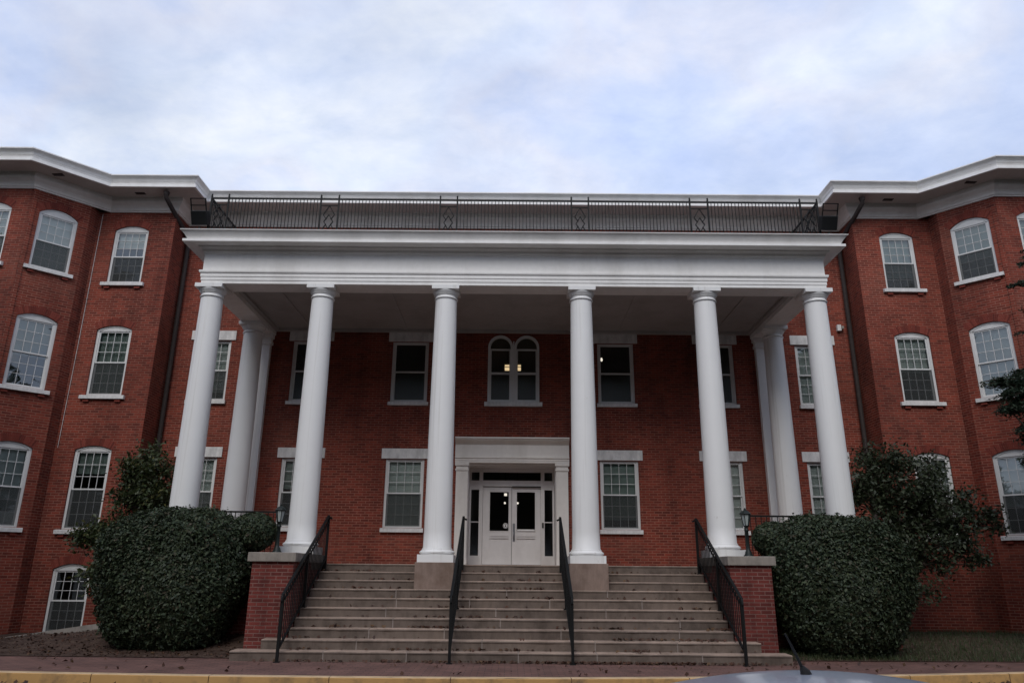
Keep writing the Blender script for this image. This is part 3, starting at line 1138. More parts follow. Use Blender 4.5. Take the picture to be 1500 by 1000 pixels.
def column(x, y, zb, pedestal=False):
    m_ = MB()
    H_ = AB - 0.30 - (zb + 0.30)
    prof = []
    for i in range(17):
        t = i / 16
        r = 0.293 - 0.045 * (t ** 1.6)
        prof.append((r, zb + 0.30 + H_ * t))
    m_.lathe([(0.315, zb + 0.285)] + [(0.302, zb + 0.30)] + prof[1:], 40, (x, y))
    col = m_.build('column', M['column'], bld)
    b = MB()
    b.box(x - 0.375, x + 0.375, y - 0.375, y + 0.375, zb, zb + 0.155)
    pr = [(0.36, zb + 0.155)] + [(0.335 + 0.04 * math.sin(math.pi * i / 8), zb + 0.16 + 0.085 * i / 8) for i in range(9)] + [(0.325, zb + 0.25), (0.325, zb + 0.265), (0.312, zb + 0.285)]
    b.lathe(pr, 40, (x, y))
    b.build('base', M['column'], col)
    c = MB()
    z = AB - 0.30
    pr = [(0.249, z), (0.272, z + 0.008), (0.276, z + 0.02), (0.272, z + 0.032), (0.250, z + 0.04), (0.250, z + 0.10), (0.268, z + 0.105), (0.268, z + 0.12)]
    pr += [(0.268 + 0.045 * math.sin(math.pi / 2 * i / 6), z + 0.12 + 0.085 * i / 6) for i in range(1, 7)]
    c.lathe(pr, 40, (x, y))
    c.box(x - 0.315, x + 0.315, y - 0.315, y + 0.315, z + 0.206, AB - 0.002)
    c.build('capital', M['column'], col)
    if pedestal:
        p = MB()
        p.box(x - 0.40, x + 0.40, 15.80, 16.80, 1.10, zb)
        p.build('pedestal', M['pedestal'], col, bevel=0.008)


for s in (-1, 1):
    column(s * 1.585, YC, 1.69, True)
    column(s * 4.49, YC, 1.832)
    column(s * 7.09, YC, 1.69)
    column(s * 7.02, 19.0, 1.69)
    p = MB()
    x = s * 7.02
    p.box(x - 0.19, x + 0.19, 19.86, 19.998, PZ, AB - 0.30)
    p.box(x - 0.23, x + 0.23, 19.82, 19.997, AB - 0.299, AB - 0.22)
    p.box(x - 0.21, x + 0.21, 19.84, 19.996, AB - 0.219, AB - 0.12)
    p.box(x - 0.25, x + 0.25, 19.80, 19.995, AB - 0.119, AB - 0.004)
    p.box(x - 0.23, x + 0.23, 19.82, 19.997, PZ - 0.002, PZ + 0.2)
    p.build('pilaster', M['column'], bld)

EX, EY = 7.29, 16.02
EP = [(-EX, 19.995), (-EX, EY), (EX, EY), (EX, 19.995)]
ent = [(-0.55, 7.87), (0.0, 7.87), (0.0, 7.945), (0.014, 7.95), (0.014, 8.03), (0.028, 8.035), (0.028, 8.115), (0.05, 8.125), (0.06, 8.15), (0.06, 8.185), (0.0, 8.188),
       (0.0, 8.60), (0.015, 8.602), (0.02, 8.63), (0.05, 8.66), (0.055, 8.70), (0.09, 8.735), (0.12, 8.74), (0.13, 8.775), (0.37, 8.78), (0.37, 8.765), (0.395, 8.765), (0.395, 8.825),
       (0.325, 8.83), (0.325, 8.86), (0.345, 8.90), (0.39, 8.97), (0.43, 9.02), (0.455, 9.025), (0.46, 9.045), (0.44, 9.05), (-0.55, 9.10), (-0.55, 7.87)]
sweep(MB(), EP, ent).build('entablature', M['white'], bld)
mb = MB()
mb.box(-EX + 0.55, EX - 0.55, EY + 0.55, 19.98, 8.06, 8.12)
mb.box(-EX + 0.55, EX - 0.55, 19.86, 19.985, 7.985, 8.059)
mb.box(-EX + 0.55, EX - 0.55, EY + 0.55, EY + 0.65, 7.985, 8.059)
for s in (-1, 1):
    x0, x1 = sorted((s * (EX - 0.55), s * (EX - 0.65)))
    mb.box(x0, x1, EY + 0.65, 19.86, 7.985, 8.058)
for x in (-5.75, -3.04, 0.0, 3.04, 5.75):
    mb.box(x - 0.05, x + 0.05, EY + 0.65, 19.86, 8.035, 8.0585)
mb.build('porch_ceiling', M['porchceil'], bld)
mb = MB()
mb.box(-EX + 0.5, EX - 0.5, EY + 0.5, 19.99, 9.04, 9.085)
mb.build('portico_roof', M['roof'], bld)

# ------------------------------------------------------------ door and its surround
mb = MB()
for s in (-1, 1):
    x0, x1 = sorted((s * 1.18, s * 1.50))
    mb.box(x0, x1, 19.90, 20.02, PZ, 4.10)
    mb.box(x0 - 0.015, x1 + 0.015, 19.885, 20.02, PZ - 0.001, PZ + 0.18)
    mb.box(x0 - 0.02, x1 + 0.02, 19.875, 20.02, 4.101, 4.15)
    mb.box(x0, x1, 19.895, 20.02, 4.151, 4.23)
    mb.box(x0 - 0.03, x1 + 0.03, 19.86, 20.02, 4.231, 4.305)
mb.extrude_x([(20.02, 4.31), (19.885, 4.31), (19.885, 4.36), (19.875, 4.365), (19.875, 4.42), (19.85, 4.43), (19.85, 4.465), (19.90, 4.47), (19.90, 4.80), (19.86, 4.83), (19.80, 4.86), (19.74, 4.90), (19.73, 4.93), (19.70, 4.935), (19.70, 4.975), (20.02, 5.0)][::-1], -1.535, 1.535)
ds = mb.build('door_surround', M['cream'], bld)
mb = MB()
DY = 20.72
# jambs and head of the recess
mb.box(-1.18, -1.165, 20.022, DY + 0.1, PZ, 4.31)
mb.box(1.165, 1.18, 20.022, DY + 0.1, PZ, 4.31)
mb.box(-1.165, 1.165, 20.022, DY + 0.1, 4.27, 4.31)
# screen: posts, transom bar, head
mb.box(-1.165, 1.165, DY - 0.03, DY + 0.06, 4.20, 4.269)
for s in (-1, 1):
    x0, x1 = sorted((s * 0.80, s * 0.90))
    mb.box(x0, x1, DY - 0.05, DY + 0.06, PZ, 4.199)
    x0, x1 = sorted((s * 1.12, s * 1.165))
    mb.box(x0, x1, DY - 0.03, DY + 0.06, PZ, 4.199)
    x0, x1 = sorted((s * 0.901, s * 1.119))
    mb.box(x0, x1, DY - 0.025, DY + 0.05, PZ, 1.93)
    mb.box(x0, x1, DY - 0.025, DY + 0.05, 3.68, 3.93)
    mb.box(x0, x1, DY - 0.02, DY + 0.04, 2.80, 2.825)
    mb.box(x0, x1, DY - 0.02, DY + 0.04, 4.16, 4.199)
mb.box(-0.799, 0.799, DY - 0.06, DY + 0.06, 3.77, 3.93)
mb.box(-0.799, 0.799, DY - 0.02, DY + 0.04, 4.16, 4.199)
mb.box(-0.799, 0.799, DY - 0.10, DY + 0.06, PZ, PZ + 0.035)
mb.build('door_frame', M['door'], ds)
g = MB()
for (x0, x1, z0, z1) in ((-0.8, 0.8, 3.93, 4.16), (-1.12, -0.9, 3.93, 4.16), (0.9, 1.12, 3.93, 4.16), (-1.12, -0.9, 1.93, 3.68), (0.9, 1.12, 1.93, 3.68)):
    g.quad((x0, DY, z0), (x1, DY, z0), (x1, DY, z1), (x0, DY, z1))
g.build('sidelight_glass', M['doorglass'], ds)
doors = []
for s in (-1, 1):
    m_ = MB()
    x0, x1 = sorted((s * 0.006, s * 0.795))
    z0, z1 = PZ + 0.045, 3.755
    y0 = DY - 0.01
    ga, gb = (x0 + 0.14, x1 - 0.155) if s > 0 else (x0 + 0.145, x1 - 0.14)
    if s < 0:
        ga, gb = -0.60, -0.085
    else:
        ga, gb = 0.14, 0.64
    m_.box(x0, ga, y0, y0 + 0.05, z0, z1)
    m_.box(gb, x1, y0, y0 + 0.05, z0, z1)
    m_.box(ga, gb, y0, y0 + 0.05, 3.62, z1)
    m_.box(ga, gb, y0, y0 + 0.05, 2.44, 2.58)
    m_.box(ga, gb, y0, y0 + 0.05, z0, z0 + 0.14)
    m_.box(ga, gb, y0 + 0.022, y0 + 0.045, z0 + 0.14, 2.44)      # sunk lower panel
    m_.box(ga + 0.0, gb, y0 - 0.012, y0 - 0.001, 2.385, 2.405)     # moulding over the panel
    for (xa, xb, za, zb) in ((ga - 0.03, ga, 2.56, 3.65), (gb, gb + 0.03, 2.56, 3.65), (ga, gb, 3.62, 3.65), (ga, gb, 2.56, 2.58)):
        m_.box(xa, xb, y0 - 0.012, y0 - 0.002, za, zb)
    d = m_.build('door', M['door'], bld)
    g = MB()
    g.quad((ga, y0 + 0.02, 2.58), (gb, y0 + 0.02, 2.58), (gb, y0 + 0.02, 3.62), (ga, y0 + 0.02, 3.62))
    g.build('pane', M['doorglass'], d)
    if s > 0:
        h_ = MB()
        h_.box(0.03, 0.095, y0 - 0.01, y0, 2.30, 2.78)
        h_.tube([(0.062, y0 - 0.01, 2.36), (0.062, y0 - 0.06, 2.38), (0.062, y0 - 0.065, 2.46), (0.062, y0 - 0.06, 2.56), (0.062, y0 - 0.01, 2.58)], 0.012)
        h_.tube([(0.062, y0 - 0.035, 2.70), (0.062, y0, 2.70)], 0.02)
        h_.build('handle', M['steel'], d)
        h_ = MB()
        h_.box(0.15, 0.63, y0 - 0.03, y0 - 0.013, 2.585, 2.625)
        h_.build('mail_rail', M['white'], d)
    else:
        h_ = MB()                               # round white sticker with a dark ring and a small mark inside the glass
        def disc(cx, cz, r0, r1, y, n=28):
            v = [(cx + r * math.cos(2 * math.pi * k / n), y, cz + r * math.sin(2 * math.pi * k / n)) for r in (r0, r1) for k in range(n)]
            return v, [(k, (k + 1) % n, n + (k + 1) % n, n + k)[::-1] for k in range(n)]
        h_.add(*disc(-0.165, 2.72, 0.0005, 0.072, y0 + 0.018))
        h_.build('sticker', M['white'], d)
        h_ = MB()
        h_.add(*disc(-0.165, 2.72, 0.050, 0.060, y0 + 0.016))
        h_.add(*disc(-0.165, 2.745, 0.0005, 0.012, y0 + 0.016))
        h_.box(-0.180, -0.150, y0 + 0.0155, y0 + 0.0165, 2.69, 2.728)
        h_.build('sticker_mark', M['rubber'], d)
mb = MB()
mb.box(0.83, 0.875, DY - 0.075, DY - 0.05, 2.66, 2.80)
mb.build('card_reader', M['rubber'], ds)
mb = MB()
mb.box(0.01, 0.80, DY - 0.085, DY - 0.06, 3.745, 3.775)
mb.build('door_closer_gap', M['dark'], ds)

# ------------------------------------------------------------ downpipes and the white cable
for s in (-1, 1):
    m_ = MB()
    m_.tube([(s * 9.76, 18.55, 11.60), (s * 9.76, 18.56, 11.45), (s * 9.72, 18.95, 11.27), (s * 9.585, 19.75, 10.85), (s * 9.57, 19.88, 10.6), (s * 9.57, 19.90, 4.0), (s * 9.57, 19.90, 0.05)], 0.062, 12)
    for z in (10.2, 8.2, 6.2, 4.2, 2.2):
        m_.lathe([(0.066, z), (0.068, z + 0.005), (0.068, z + 0.04), (0.066, z + 0.045)], 12, (s * 9.57, 19.90))
    m_.tube([(s * 9.76, 18.55, 11.61), (s * 9.76, 18.55, 11.52)], [0.09, 0.07], 12)
    m_.build('downpipe', M['pipe'], bld)
m_ = MB()
m_.tube([(-11.78, 19.13, 11.2), (-11.78, 19.13, 7.4), (-11.80, 19.13, 4.5)], 0.007, 6)
m_.build('cable', M['sillstone'], bld)

# ------------------------------------------------------------ steps
t, r, D0 = 0.309, 0.166, 13.89
steps = thing('entrance_steps', 'wide flight of ten worn brown stone steps up to the porch', 'steps', (0, D0, 0))
for k in range(1, 11):
    half = {1: 4.90, 2: 4.47}.get(k, 4.075)
    y0 = D0 + (k - 1) * t
    y1 = y0 + t + 0.06
    z0, z1 = (k - 1) * r, k * r
    spans = [(-half, half)]
    if k >= 8:
        spans = [(-half, -1.99), (-1.18, 1.18), (1.99, half)]
    sm, jm = MB(), MB()
    for (a, b) in spans:
        cuts = [a]
        while b - cuts[-1] > 2.6:
            nx_ = cuts[-1] + random.uniform(1.3, 2.3)
            if b - nx_ < 0.7:
                break
            cuts.append(nx_)
        cuts.append(b)
        for i, (p, q) in enumerate(zip(cuts, cuts[1:])):
            dz, dy = random.uniform(-0.004, 0.004), random.uniform(-0.008, 0.004)
            ga = 0.0 if i == 0 else 0.008
            gb = 0.0 if i == len(cuts) - 2 else 0.008
            yy, zt = y0 - D0 + dy, z1 + dz
            nseg = max(2, int((q - p) / 0.16))
            # stones with a slightly wandering worn nosing
            prof0 = None
            vs, fs = [], []
            for j in range(nseg + 1):
                x = p + ga + (q - gb - p - ga) * j / nseg
                wv = random.uniform(-0.004, 0.004) + (-0.010 if random.random() < 0.05 else 0)
                wz = random.uniform(-0.003, 0.002)
                pf = [(yy + 0.010, z0 - 0.03), (yy + 0.006, z1 - 0.045), (yy - 0.006 + wv, zt - 0.030), (yy - 0.002 + wv, zt - 0.010 + wz), (yy + 0.014 + wv, zt + wz), (yy + 0.10, zt), (y1 - D0, z1), (y1 - D0, z0 - 0.03)]
                vs += [(x, yv, zv) for yv, zv in pf]
            for j in range(nseg):
                for e in range(7):
                    fs.append((j * 8 + e, (j + 1) * 8 + e, (j + 1) * 8 + e + 1, j * 8 + e + 1))
            fs.append(tuple(range(8)))
            fs.append(tuple(nseg * 8 + e for e in range(8))[::-1])
            sm.add(vs, [f_[::1] for f_ in fs])
            if i:
                jm.box(p - 0.009, p + 0.009, y0 - D0 + 0.004, y1 - D0 - 0.01, z0 + 0.002, z1 - 0.004)
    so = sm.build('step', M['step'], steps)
    if jm.v:
        jm.build('joint', M['mortar'], so)

for s in (-1, 1):
    pier = thing('brick_pier', ('brick pier with stone capstone at the left end of the steps' if s < 0 else 'brick pier with stone capstone at the right end of the steps'), 'pier', (s * 4.51, 15.4, 0), 0, 'brick piers flanking the steps')
    m_ = MB()
    m_.box(*sorted((s * -0.41, s * 0.37)), -0.90, 1.30, -0.1, 1.66)
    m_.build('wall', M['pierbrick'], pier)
    m_ = MB()
    m_.box(*sorted((s * -0.455, s * 0.45)), -0.96, 0.0, 1.661, 1.83)
    m_.box(*sorted((s * -0.455, s * 0.45)), 0.008, 1.30, 1.661, 1.83)
    m_.build('capstone', M['cap'], pier, bevel=0.012)


# ------------------------------------------------------------ railings
def handrail(x, label):
    o = thing('handrail', label, 'handrail', (x, 13.72, 0), 0, 'black iron handrails on the steps')
    sl = r / t
    L_ = 2.92
    zt = lambda y: 1.09 + sl * y
    zb = lambda y: 0.20 + sl * y
    m_ = MB()
    m_.bar((0, 0, zt(0)), (0, L_, zt(L_)), 0.05, 0.035)
    m_.tube([(0, 0.0, zt(0) + 0.0), (0, -0.03, zt(0) - 0.03), (0, -0.035, zt(0) - 0.10)], 0.022, 8)
    m_.tube([(0, L_, zt(L_)), (0, L_ + 0.03, zt(L_) - 0.03), (0.07 if x < 0 else -0.07, L_ + 0.05, zt(L_) - 0.06)], 0.02, 8)
    m_.build('top_rail', M['iron'], o)
    m_ = MB()
    m_.bar((0, 0.02, zb(0.02)), (0, L_, zb(L_)), 0.035, 0.03)
    m_.build('bottom_rail', M['iron'], o)
    m_ = MB()
    m_.bar((0, 0.02, zt(0.02) - 0.13), (0, L_, zt(L_) - 0.13), 0.03, 0.02)
    m_.build('middle_rail', M['iron'], o)
    step_z = lambda y: max(0, math.floor((y + 13.72 - D0) / t) + 1) * r
    for y in (0.0, 1.45, L_):
        m_ = MB()
        m_.box(-0.024, 0.024, y - 0.024, y + 0.024, (step_z(y) if y else 0.0) - 0.03, zt(y) - 0.01)
        m_.box(-0.05, 0.05, y - 0.05, y + 0.05, (step_z(y) if y else 0.0) - 0.01, (step_z(y) if y else 0.0) + 0.012)
        m_.build('post', M['iron'], o)
    n = 27
    for i in range(1, n):
        y = L_ * i / n
        m_ = MB()
        m_.box(-0.007, 0.007, y - 0.007, y + 0.007, zb(y), zt(y) - 0.01)
        m_.build('baluster', M['iron'], o)
    return o


handrail(-4.02, 'black iron handrail with balusters beside the left brick pier')
handrail(-1.06, 'black iron handrail left of the white front doors')
handrail(1.06, 'black iron handrail right of the white front doors')
handrail(4.04, 'black iron handrail with balusters beside the right brick pier')

for s in (-1, 1):
    o = thing('porch_railing', 'low black porch railing behind the %s clipped bush' % ('left' if s < 0 else 'right'), 'railing', (s * 5.0, 16.25, PZ), 0, 'low porch railings')
    m_ = MB()
    m_.bar((0, 0, 1.04), (s * 1.76, 0, 1.04), 0.04, 0.035)
    m_.build('top_rail', M['iron'], o)
    m_ = MB()
    m_.bar((0, 0, 0.12), (s * 1.76, 0, 0.12), 0.03, 0.03)
    m_.build('bottom_rail', M['iron'], o)
    m_ = MB()
    m_.box(-0.022, 0.022, -0.022, 0.022, 0.0, 1.05)
    m_.build('post', M['iron'], o)
    for i in range(1, 15):
        m_ = MB()
        xx = s * 1.76 * i / 15
        m_.box(xx - 0.007, xx + 0.007, -0.007, 0.007, 0.12, 1.03)
        m_.build('baluster', M['iron'], o)

rr_ = thing('roof_railing', 'long thin black iron railing along the portico roof edge', 'railing', (0, 16.3, 9.07))
RT = 1.17
posts = [-7.44, -7.02, -4.75, -4.31, -1.82, -1.40, 1.40, 1.82, 4.31, 4.75, 7.02, 7.44]
m_ = MB()
m_.box(-7.44, 7.44, -0.018, 0.018, RT - 0.035, RT)
m_.build('top_rail', M['iron'], rr_)
m_ = MB()
m_.box(-7.44, 7.44, -0.012, 0.012, 0.10, 0.125)
m_.build('bottom_rail', M['iron'], rr_)
for x in posts:
    m_ = MB()
    m_.box(x - 0.018, x + 0.018, -0.02, 0.02, 0.0, RT + 0.05)
    m_.lathe([(0.008, RT + 0.05), (0.022, RT + 0.075), (0.02, RT + 0.09), (0.003, RT + 0.11)], 8, (x, 0))
    m_.build('post', M['iron'], rr_)
for x0, x1 in zip(posts[0::2], posts[1::2]):
    m_ = MB()
    c = (x0 + x1) / 2
    ww = (x1 - x0) / 2
    z = lambda f: 0.11 + (RT - 0.14) * f
    m_.bar((x0, 0, z(0.84)), (x1, 0, z(0.84)), 0.022, 0.022)
    for sg in (-1, 1):
        for (xa, za, xb, zb) in ((0, 0.84, 0.62, 0.60), (0.62, 0.60, 0.25, 0.48), (0, 0.60, 0.5, 0.42), (0.5, 0.42, 0, 0.24), (0.25, 0.36, 0.62, 0.22), (0.62, 0.22, 0.3, 0.0)):
            m_.bar((c + sg * xa * ww, 0, z(za)), (c + sg * xb * ww, 0, z(zb)), 0.022, 0.022)
    m_.build('ornament_panel', M['iron'], rr_)
bal = []
for x0, x1 in zip(posts[1:-1:2], posts[2::2]):
    n = int(round((x1 - x0) / 0.084))
    bal += [x0 + (x1 - x0) * i / n for i in range(1, n)]
bal.sort(key=abs)
for x in bal[:96]:
    m_ = MB()
    m_.box(x - 0.0075, x + 0.0075, -0.0075, 0.0075, 0.125, RT - 0.035)
    m_.build('baluster', M['iron'], rr_)
m_ = MB()
for x in bal[96:]:
    m_.box(x - 0.0075, x + 0.0075, -0.0075, 0.0075, 0.125, RT - 0.035)
for s in (-1, 1):
    for i in range(1, 41):
        y = 3.5 * i / 41
        m_.box(s * 7.44 - 0.0065, s * 7.44 + 0.0065, y - 0.0065, y + 0.0065, 0.125, RT - 0.035)
o = m_.build('end_balusters', M['iron'], rr_)
o['kind'] = 'stuff'
for s in (-1, 1):
    m_ = MB()
    m_.box(s * 7.44 - 0.018, s * 7.44 + 0.018, 0.019, 3.5, RT - 0.035, RT)
    m_.box(s * 7.44 - 0.012, s * 7.44 + 0.012, 0.013, 3.5, 0.10, 0.125)
    m_.bar((s * 7.02, 0.55, 0.0), (s * 7.40, 0.03, RT - 0.1), 0.02, 0.02)     # raking stay
    m_.build('side_rail', M['iron'], rr_)

for s in (-1, 1):
    o = thing('floodlight', 'black floodlight box on the %s end of the portico roof' % ('left' if s < 0 else 'right'), 'floodlight', (s * 7.58, 16.12, 9.07), 0, 'floodlights on the portico roof')
    m_ = MB()
    m_.tube([(0, 0.05, 0), (0, 0.05, 0.30)], 0.03, 10)
    m_.box(-0.10, 0.10, -0.05, 0.15, 0.0, 0.02)
    m_.build('bracket', M['iron'], o)
    m_ = MB()
    mt_ = Matrix.Translation((s * 0.02, 0.0, 0.56)) @ Matrix.Rotation(R(28), 4, 'X')
    m_.obox(mt_, -0.19, 0.19, -0.05, 0.18, -0.20, 0.14)
    m_.build('housing', M['iron'], o, bevel=0.015)
    m_ = MB()
    mt_ = Matrix.Translation((s * 0.02, 0.0, 0.58)) @ Matrix.Rotation(R(28), 4, 'X')
    for (a, b, c, d) in ((-0.19, 0.19, 0.40, 0.425), (-0.19, 0.19, 0.24, 0.265), (-0.19, -0.165, 0.10, 0.40), (0.165, 0.19, 0.10, 0.40)):
        m_.obox(mt_, a, b, -0.02, 0.0, c, d)
    m_.build('hood_frame', M['iron'], o)


# ------------------------------------------------------------ porch lamp posts
def lamp_post(x, label):
    o = thing('lamp_post', label, 'lamp post', (x, 15.35, 1.83), 0, 'small lamp posts on the piers')
    m_ = MB()
    m_.lathe([(0.10, 0), (0.10, 0.03), (0.075, 0.05), (0.06, 0.11), (0.045, 0.13), (0.036, 0.16), (0.032, 0.5), (0.046, 0.51), (0.046, 0.535), (0.03, 0.55), (0.03, 0.58), (0.055, 0.60), (0.06, 0.615)], 14)
    m_.build('post', M['lampiron'], o)
    m_ = MB()
    n = 6
    for k in range(n):
        a = 2 * math.pi * k / n
        m_.bar((0.055 * math.cos(a), 0.055 * math.sin(a), 0.615), (0.095 * math.cos(a), 0.095 * math.sin(a), 0.83), 0.012, 0.012)
    m_.lathe([(0.11, 0.83), (0.125, 0.84), (0.115, 0.855), (0.07, 0.90), (0.035, 0.92), (0.02, 0.925), (0.022, 0.945), (0.004, 0.965)], 6, smooth=False)
    m_.build('lantern_frame', M['lampiron'], o)
    m_ = MB()
    m_.lathe([(0.05, 0.617), (0.088, 0.828)], 6, smooth=False)
    m_.build('lantern_glass', M['lampglass'], o)
    return o


m = Mat('frosted_lantern_glass', rough=0.3)
m.col((0.34, 0.38, 0.37))
M['lampglass'] = m.m
lamp_post(-4.70, 'small black lantern post on the left pier beside a white column')
lamp_post(4.74, 'small black lantern post on the right pier beside a white column')

# wall box, interior lights
o = thing('security_camera', 'small grey box fixed to the brick near the right downpipe', 'security camera', (9.32, 20.0, 8.22))  # security camera box, not a lamp
m_ = MB()
m_.box(-0.09, 0.02, -0.10, -0.002, -0.09, 0.09)
m_.build('housing', M['sillstone'], o, bevel=0.008)
m_ = MB()
m_.box(0.03, 0.09, -0.12, -0.002, -0.04, 0.05)
m_.build('lens', M['cap'], o, bevel=0.01)
for i, (x, lab) in enumerate(((-0.165, 'left'), (0.17, 'right'))):
    o = thing('ceiling_light', 'lit square ceiling light seen through the %s round-headed window' % lab, 'ceiling light', (x, 22.5, 7.59), 0, 'lit ceiling lights in the hall')
    m_ = MB()
    m_.box(-0.085, 0.085, -0.085, 0.085, 0.0, 0.15)
    m_.build('shade', M['lamp'], o, bevel=0.01)
    m_ = MB()
    m_.box(-0.115, 0.115, -0.115, 0.115, 0.181, 0.21)
    m_.box(-0.012, 0.012, -0.012, 0.012, 0.21, 0.74)
    m_.box(-0.115, 0.115, -0.113, -0.101, 0.065, 0.085)
    for e in (-0.107, 0.107):
        m_.box(e - 0.008, e + 0.008, -0.1125, -0.1015, -0.01, 0.18)
    m_.build('frame', M['iron'], o)
o = thing('ceiling_light', 'small lit lamp seen through the upper window right of the round-headed pair', 'ceiling light', (2.80, 22.4, 7.93), 0, 'lit ceiling lights in the hall')
MB().lathe([(0.012, -0.055), (0.032, -0.04), (0.036, 0.0), (0.02, 0.056)], 12).build('globe', M['tube'], o)
MB().tube([(0, 0, 0.055), (0, 0, 0.4)], 0.008, 6).build('stem', M['iron'], o)
for (x, y, z, lab, kind) in ((-0.19, 23.5, 3.83, 'lit square lamp seen through the left front door glass', 0), (-0.21, 23.5, 3.57, 'lit round lamp below the square one behind the left front door glass', 1), (0.19, 23.5, 3.57, 'small lit lamp seen at the edge of the right front door glass', 1)):
    o = thing('hall_lamp', lab, 'lamp', (x, y, z), 0, 'lit lamps in the entrance hall')
    m_ = MB()
    if kind == 0:
        m_.box(-0.045, 0.045, -0.04, 0.04, -0.04, 0.035)
    else:
        m_.lathe([(0.008, -0.034), (0.024, -0.024), (0.032, 0.0), (0.024, 0.024), (0.008, 0.034)], 12)
    m_.build('globe', M['tube'], o)
    MB().tube([(0, 0, 0.05), (0, 0, 4.97 - z)], 0.006, 6).build('stem', M['iron'], o)

# concrete edging before the basement window
o = thing('concrete_edging', 'low sloping grey concrete edging before the basement window', 'edging', (-9.5, 16.6, 0))
m_ = MB()
for (xa, za, xb, zb) in ((-5.0, -0.35, -1.15, 0.12), (-1.14, 0.12, 1.25, 0.475), (1.26, 0.475, 1.7, 0.50)):
    m_.add([(xa, 0, za - 0.5), (xb, 0, zb - 0.5), (xb, 0, zb), (xa, 0, za), (xa, 0.10, za - 0.5), (xb, 0.10, zb - 0.5), (xb, 0.10, zb), (xa, 0.10, za)],
           ((0, 1, 2, 3), (3, 2, 6, 7), (5, 4, 7, 6), (0, 3, 7, 4), (1, 5, 6, 2)))
m_.build('coping', M['concrete'], o)


# ------------------------------------------------------------ bushes
def bush(label, cx, cy, a, b, c, lobe, seed):
    rg = np.random.default_rng(seed)
    o = thing('clipped_bush', label, 'bush', (cx, cy, 0.0), 0, 'clipped bushes beside the steps')
    ph = rg.random((7, 3)) * 6.3
    fr = rg.normal(size=(7, 3)) * 2.6

    def rad(d, p=3.1):
        rr = (np.abs(d[:, 0] / a) ** p + np.abs(d[:, 1] / b) ** p + np.abs(d[:, 2] / c) ** p) ** (-1 / p)
        n_ = sum(np.sin(d @ fr[i] * 2.2 + ph[i, 0]) for i in range(7)) / 7
        return rr * (1 + 0.06 * n_)
    d = rg.normal(size=(56000, 3))
    d /= np.linalg.norm(d, axis=1, keepdims=True)
    R_ = rad(d)
    t_ = 1.0 - np.abs(rg.normal(size=len(d))) * 0.075 + 0.03 * rg.random(len(d))
    sprout = np.sin(d @ fr[0] * 9 + ph[0, 1]) * np.sin(d @ fr[1] * 8 + ph[1, 1]) * np.sin(d @ fr[2] * 9 + ph[2, 1]) > 0.55
    t_[sprout] += rg.random(sprout.sum()) * 0.075
    P_ = d * (R_ * t_)[:, None]
    z = P_[:, 2] + c * 0.98
    sh = np.clip(0.80 + 0.20 * z / (0.9 * c), 0.8, 1.0)      # drawn in a little towards the foot
    P_[:, 0] *= sh
    P_[:, 1] *= sh
    P_[:, 2] = z
    Nn = d + rg.normal(size=d.shape) * 0.55 + np.array([0, 0, 0.35])
    lx, lz, lr = lobe
    d2 = rg.normal(size=(5600, 3))
    d2 /= np.linalg.norm(d2, axis=1, keepdims=True)
    P2 = d2 * (lr * (1 - np.abs(rg.normal(size=len(d2))) * 0.12))[:, None] * np.array([1, 1, 0.85]) + np.array([lx, 0.1, lz])
    P_ = np.vstack([P_, P2])
    Nn = np.vstack([Nn, d2 + rg.normal(size=d2.shape) * 0.5])
    wy = P_[:, 1] + cy
    keep = (P_[:, 2] > 0.02) & ~((wy > 15.74) & (P_[:, 2] < 1.72) & (np.abs(P_[:, 0] + cx) < 7.9))
    keep &= ~((np.abs(P_[:, 0] + cx) < 4.99) & (P_[:, 2] < 1.86))
    leaves('foliage', M['bushleaf'], P_[keep], Nn[keep], np.full(keep.sum(), 0.064), o, 0.5, 0.3, 0.55)
    # dark twiggy heart
    tw = MB()
    for i in range(240):
        dd = rg.normal(size=3)
        dd /= np.linalg.norm(dd)
        rr = rad(dd[None])[0] * 0.9
        e = Vector(dd * rr)
        e.z += c * 0.98
        if e.z < 0.15 or (e.y + cy > 15.7 and e.z < 1.75):
            continue
        tw.tube([(dd[0] * 0.12, dd[1] * 0.12, 0.0), (e.x * 0.45, e.y * 0.45, e.z * 0.55), tuple(e)], [0.018, 0.012, 0.004], 4, False)
    tw.build('branches', M['bark'], o)
    d = rg.normal(size=(9000, 3))
    d /= np.linalg.norm(d, axis=1, keepdims=True)
    P_ = d * (rad(d) * (0.55 + 0.33 * rg.random(len(d))))[:, None]
    P_[:, 2] += c * 0.98
    wy = P_[:, 1] + cy
    keep = (P_[:, 2] > 0.02) & ~((wy > 15.74) & (P_[:, 2] < 1.72))
    leaves('inner_foliage', M['bushleaf'], P_[keep], d[keep] + rg.normal(size=d[keep].shape) * 0.3, np.full(keep.sum(), 0.16), o, 0.7, 0.2)
    return o


bush('rounded dark green bush hiding the foot of the leftmost columns', -6.64, 15.30, 1.42, 1.0, 1.34, (1.42, 2.24, 0.46), 3)
bush('rounded dark green bush hiding the foot of the rightmost columns', 6.40, 15.30, 1.37, 1.0, 1.33, (-1.12, 2.18, 0.42), 4)


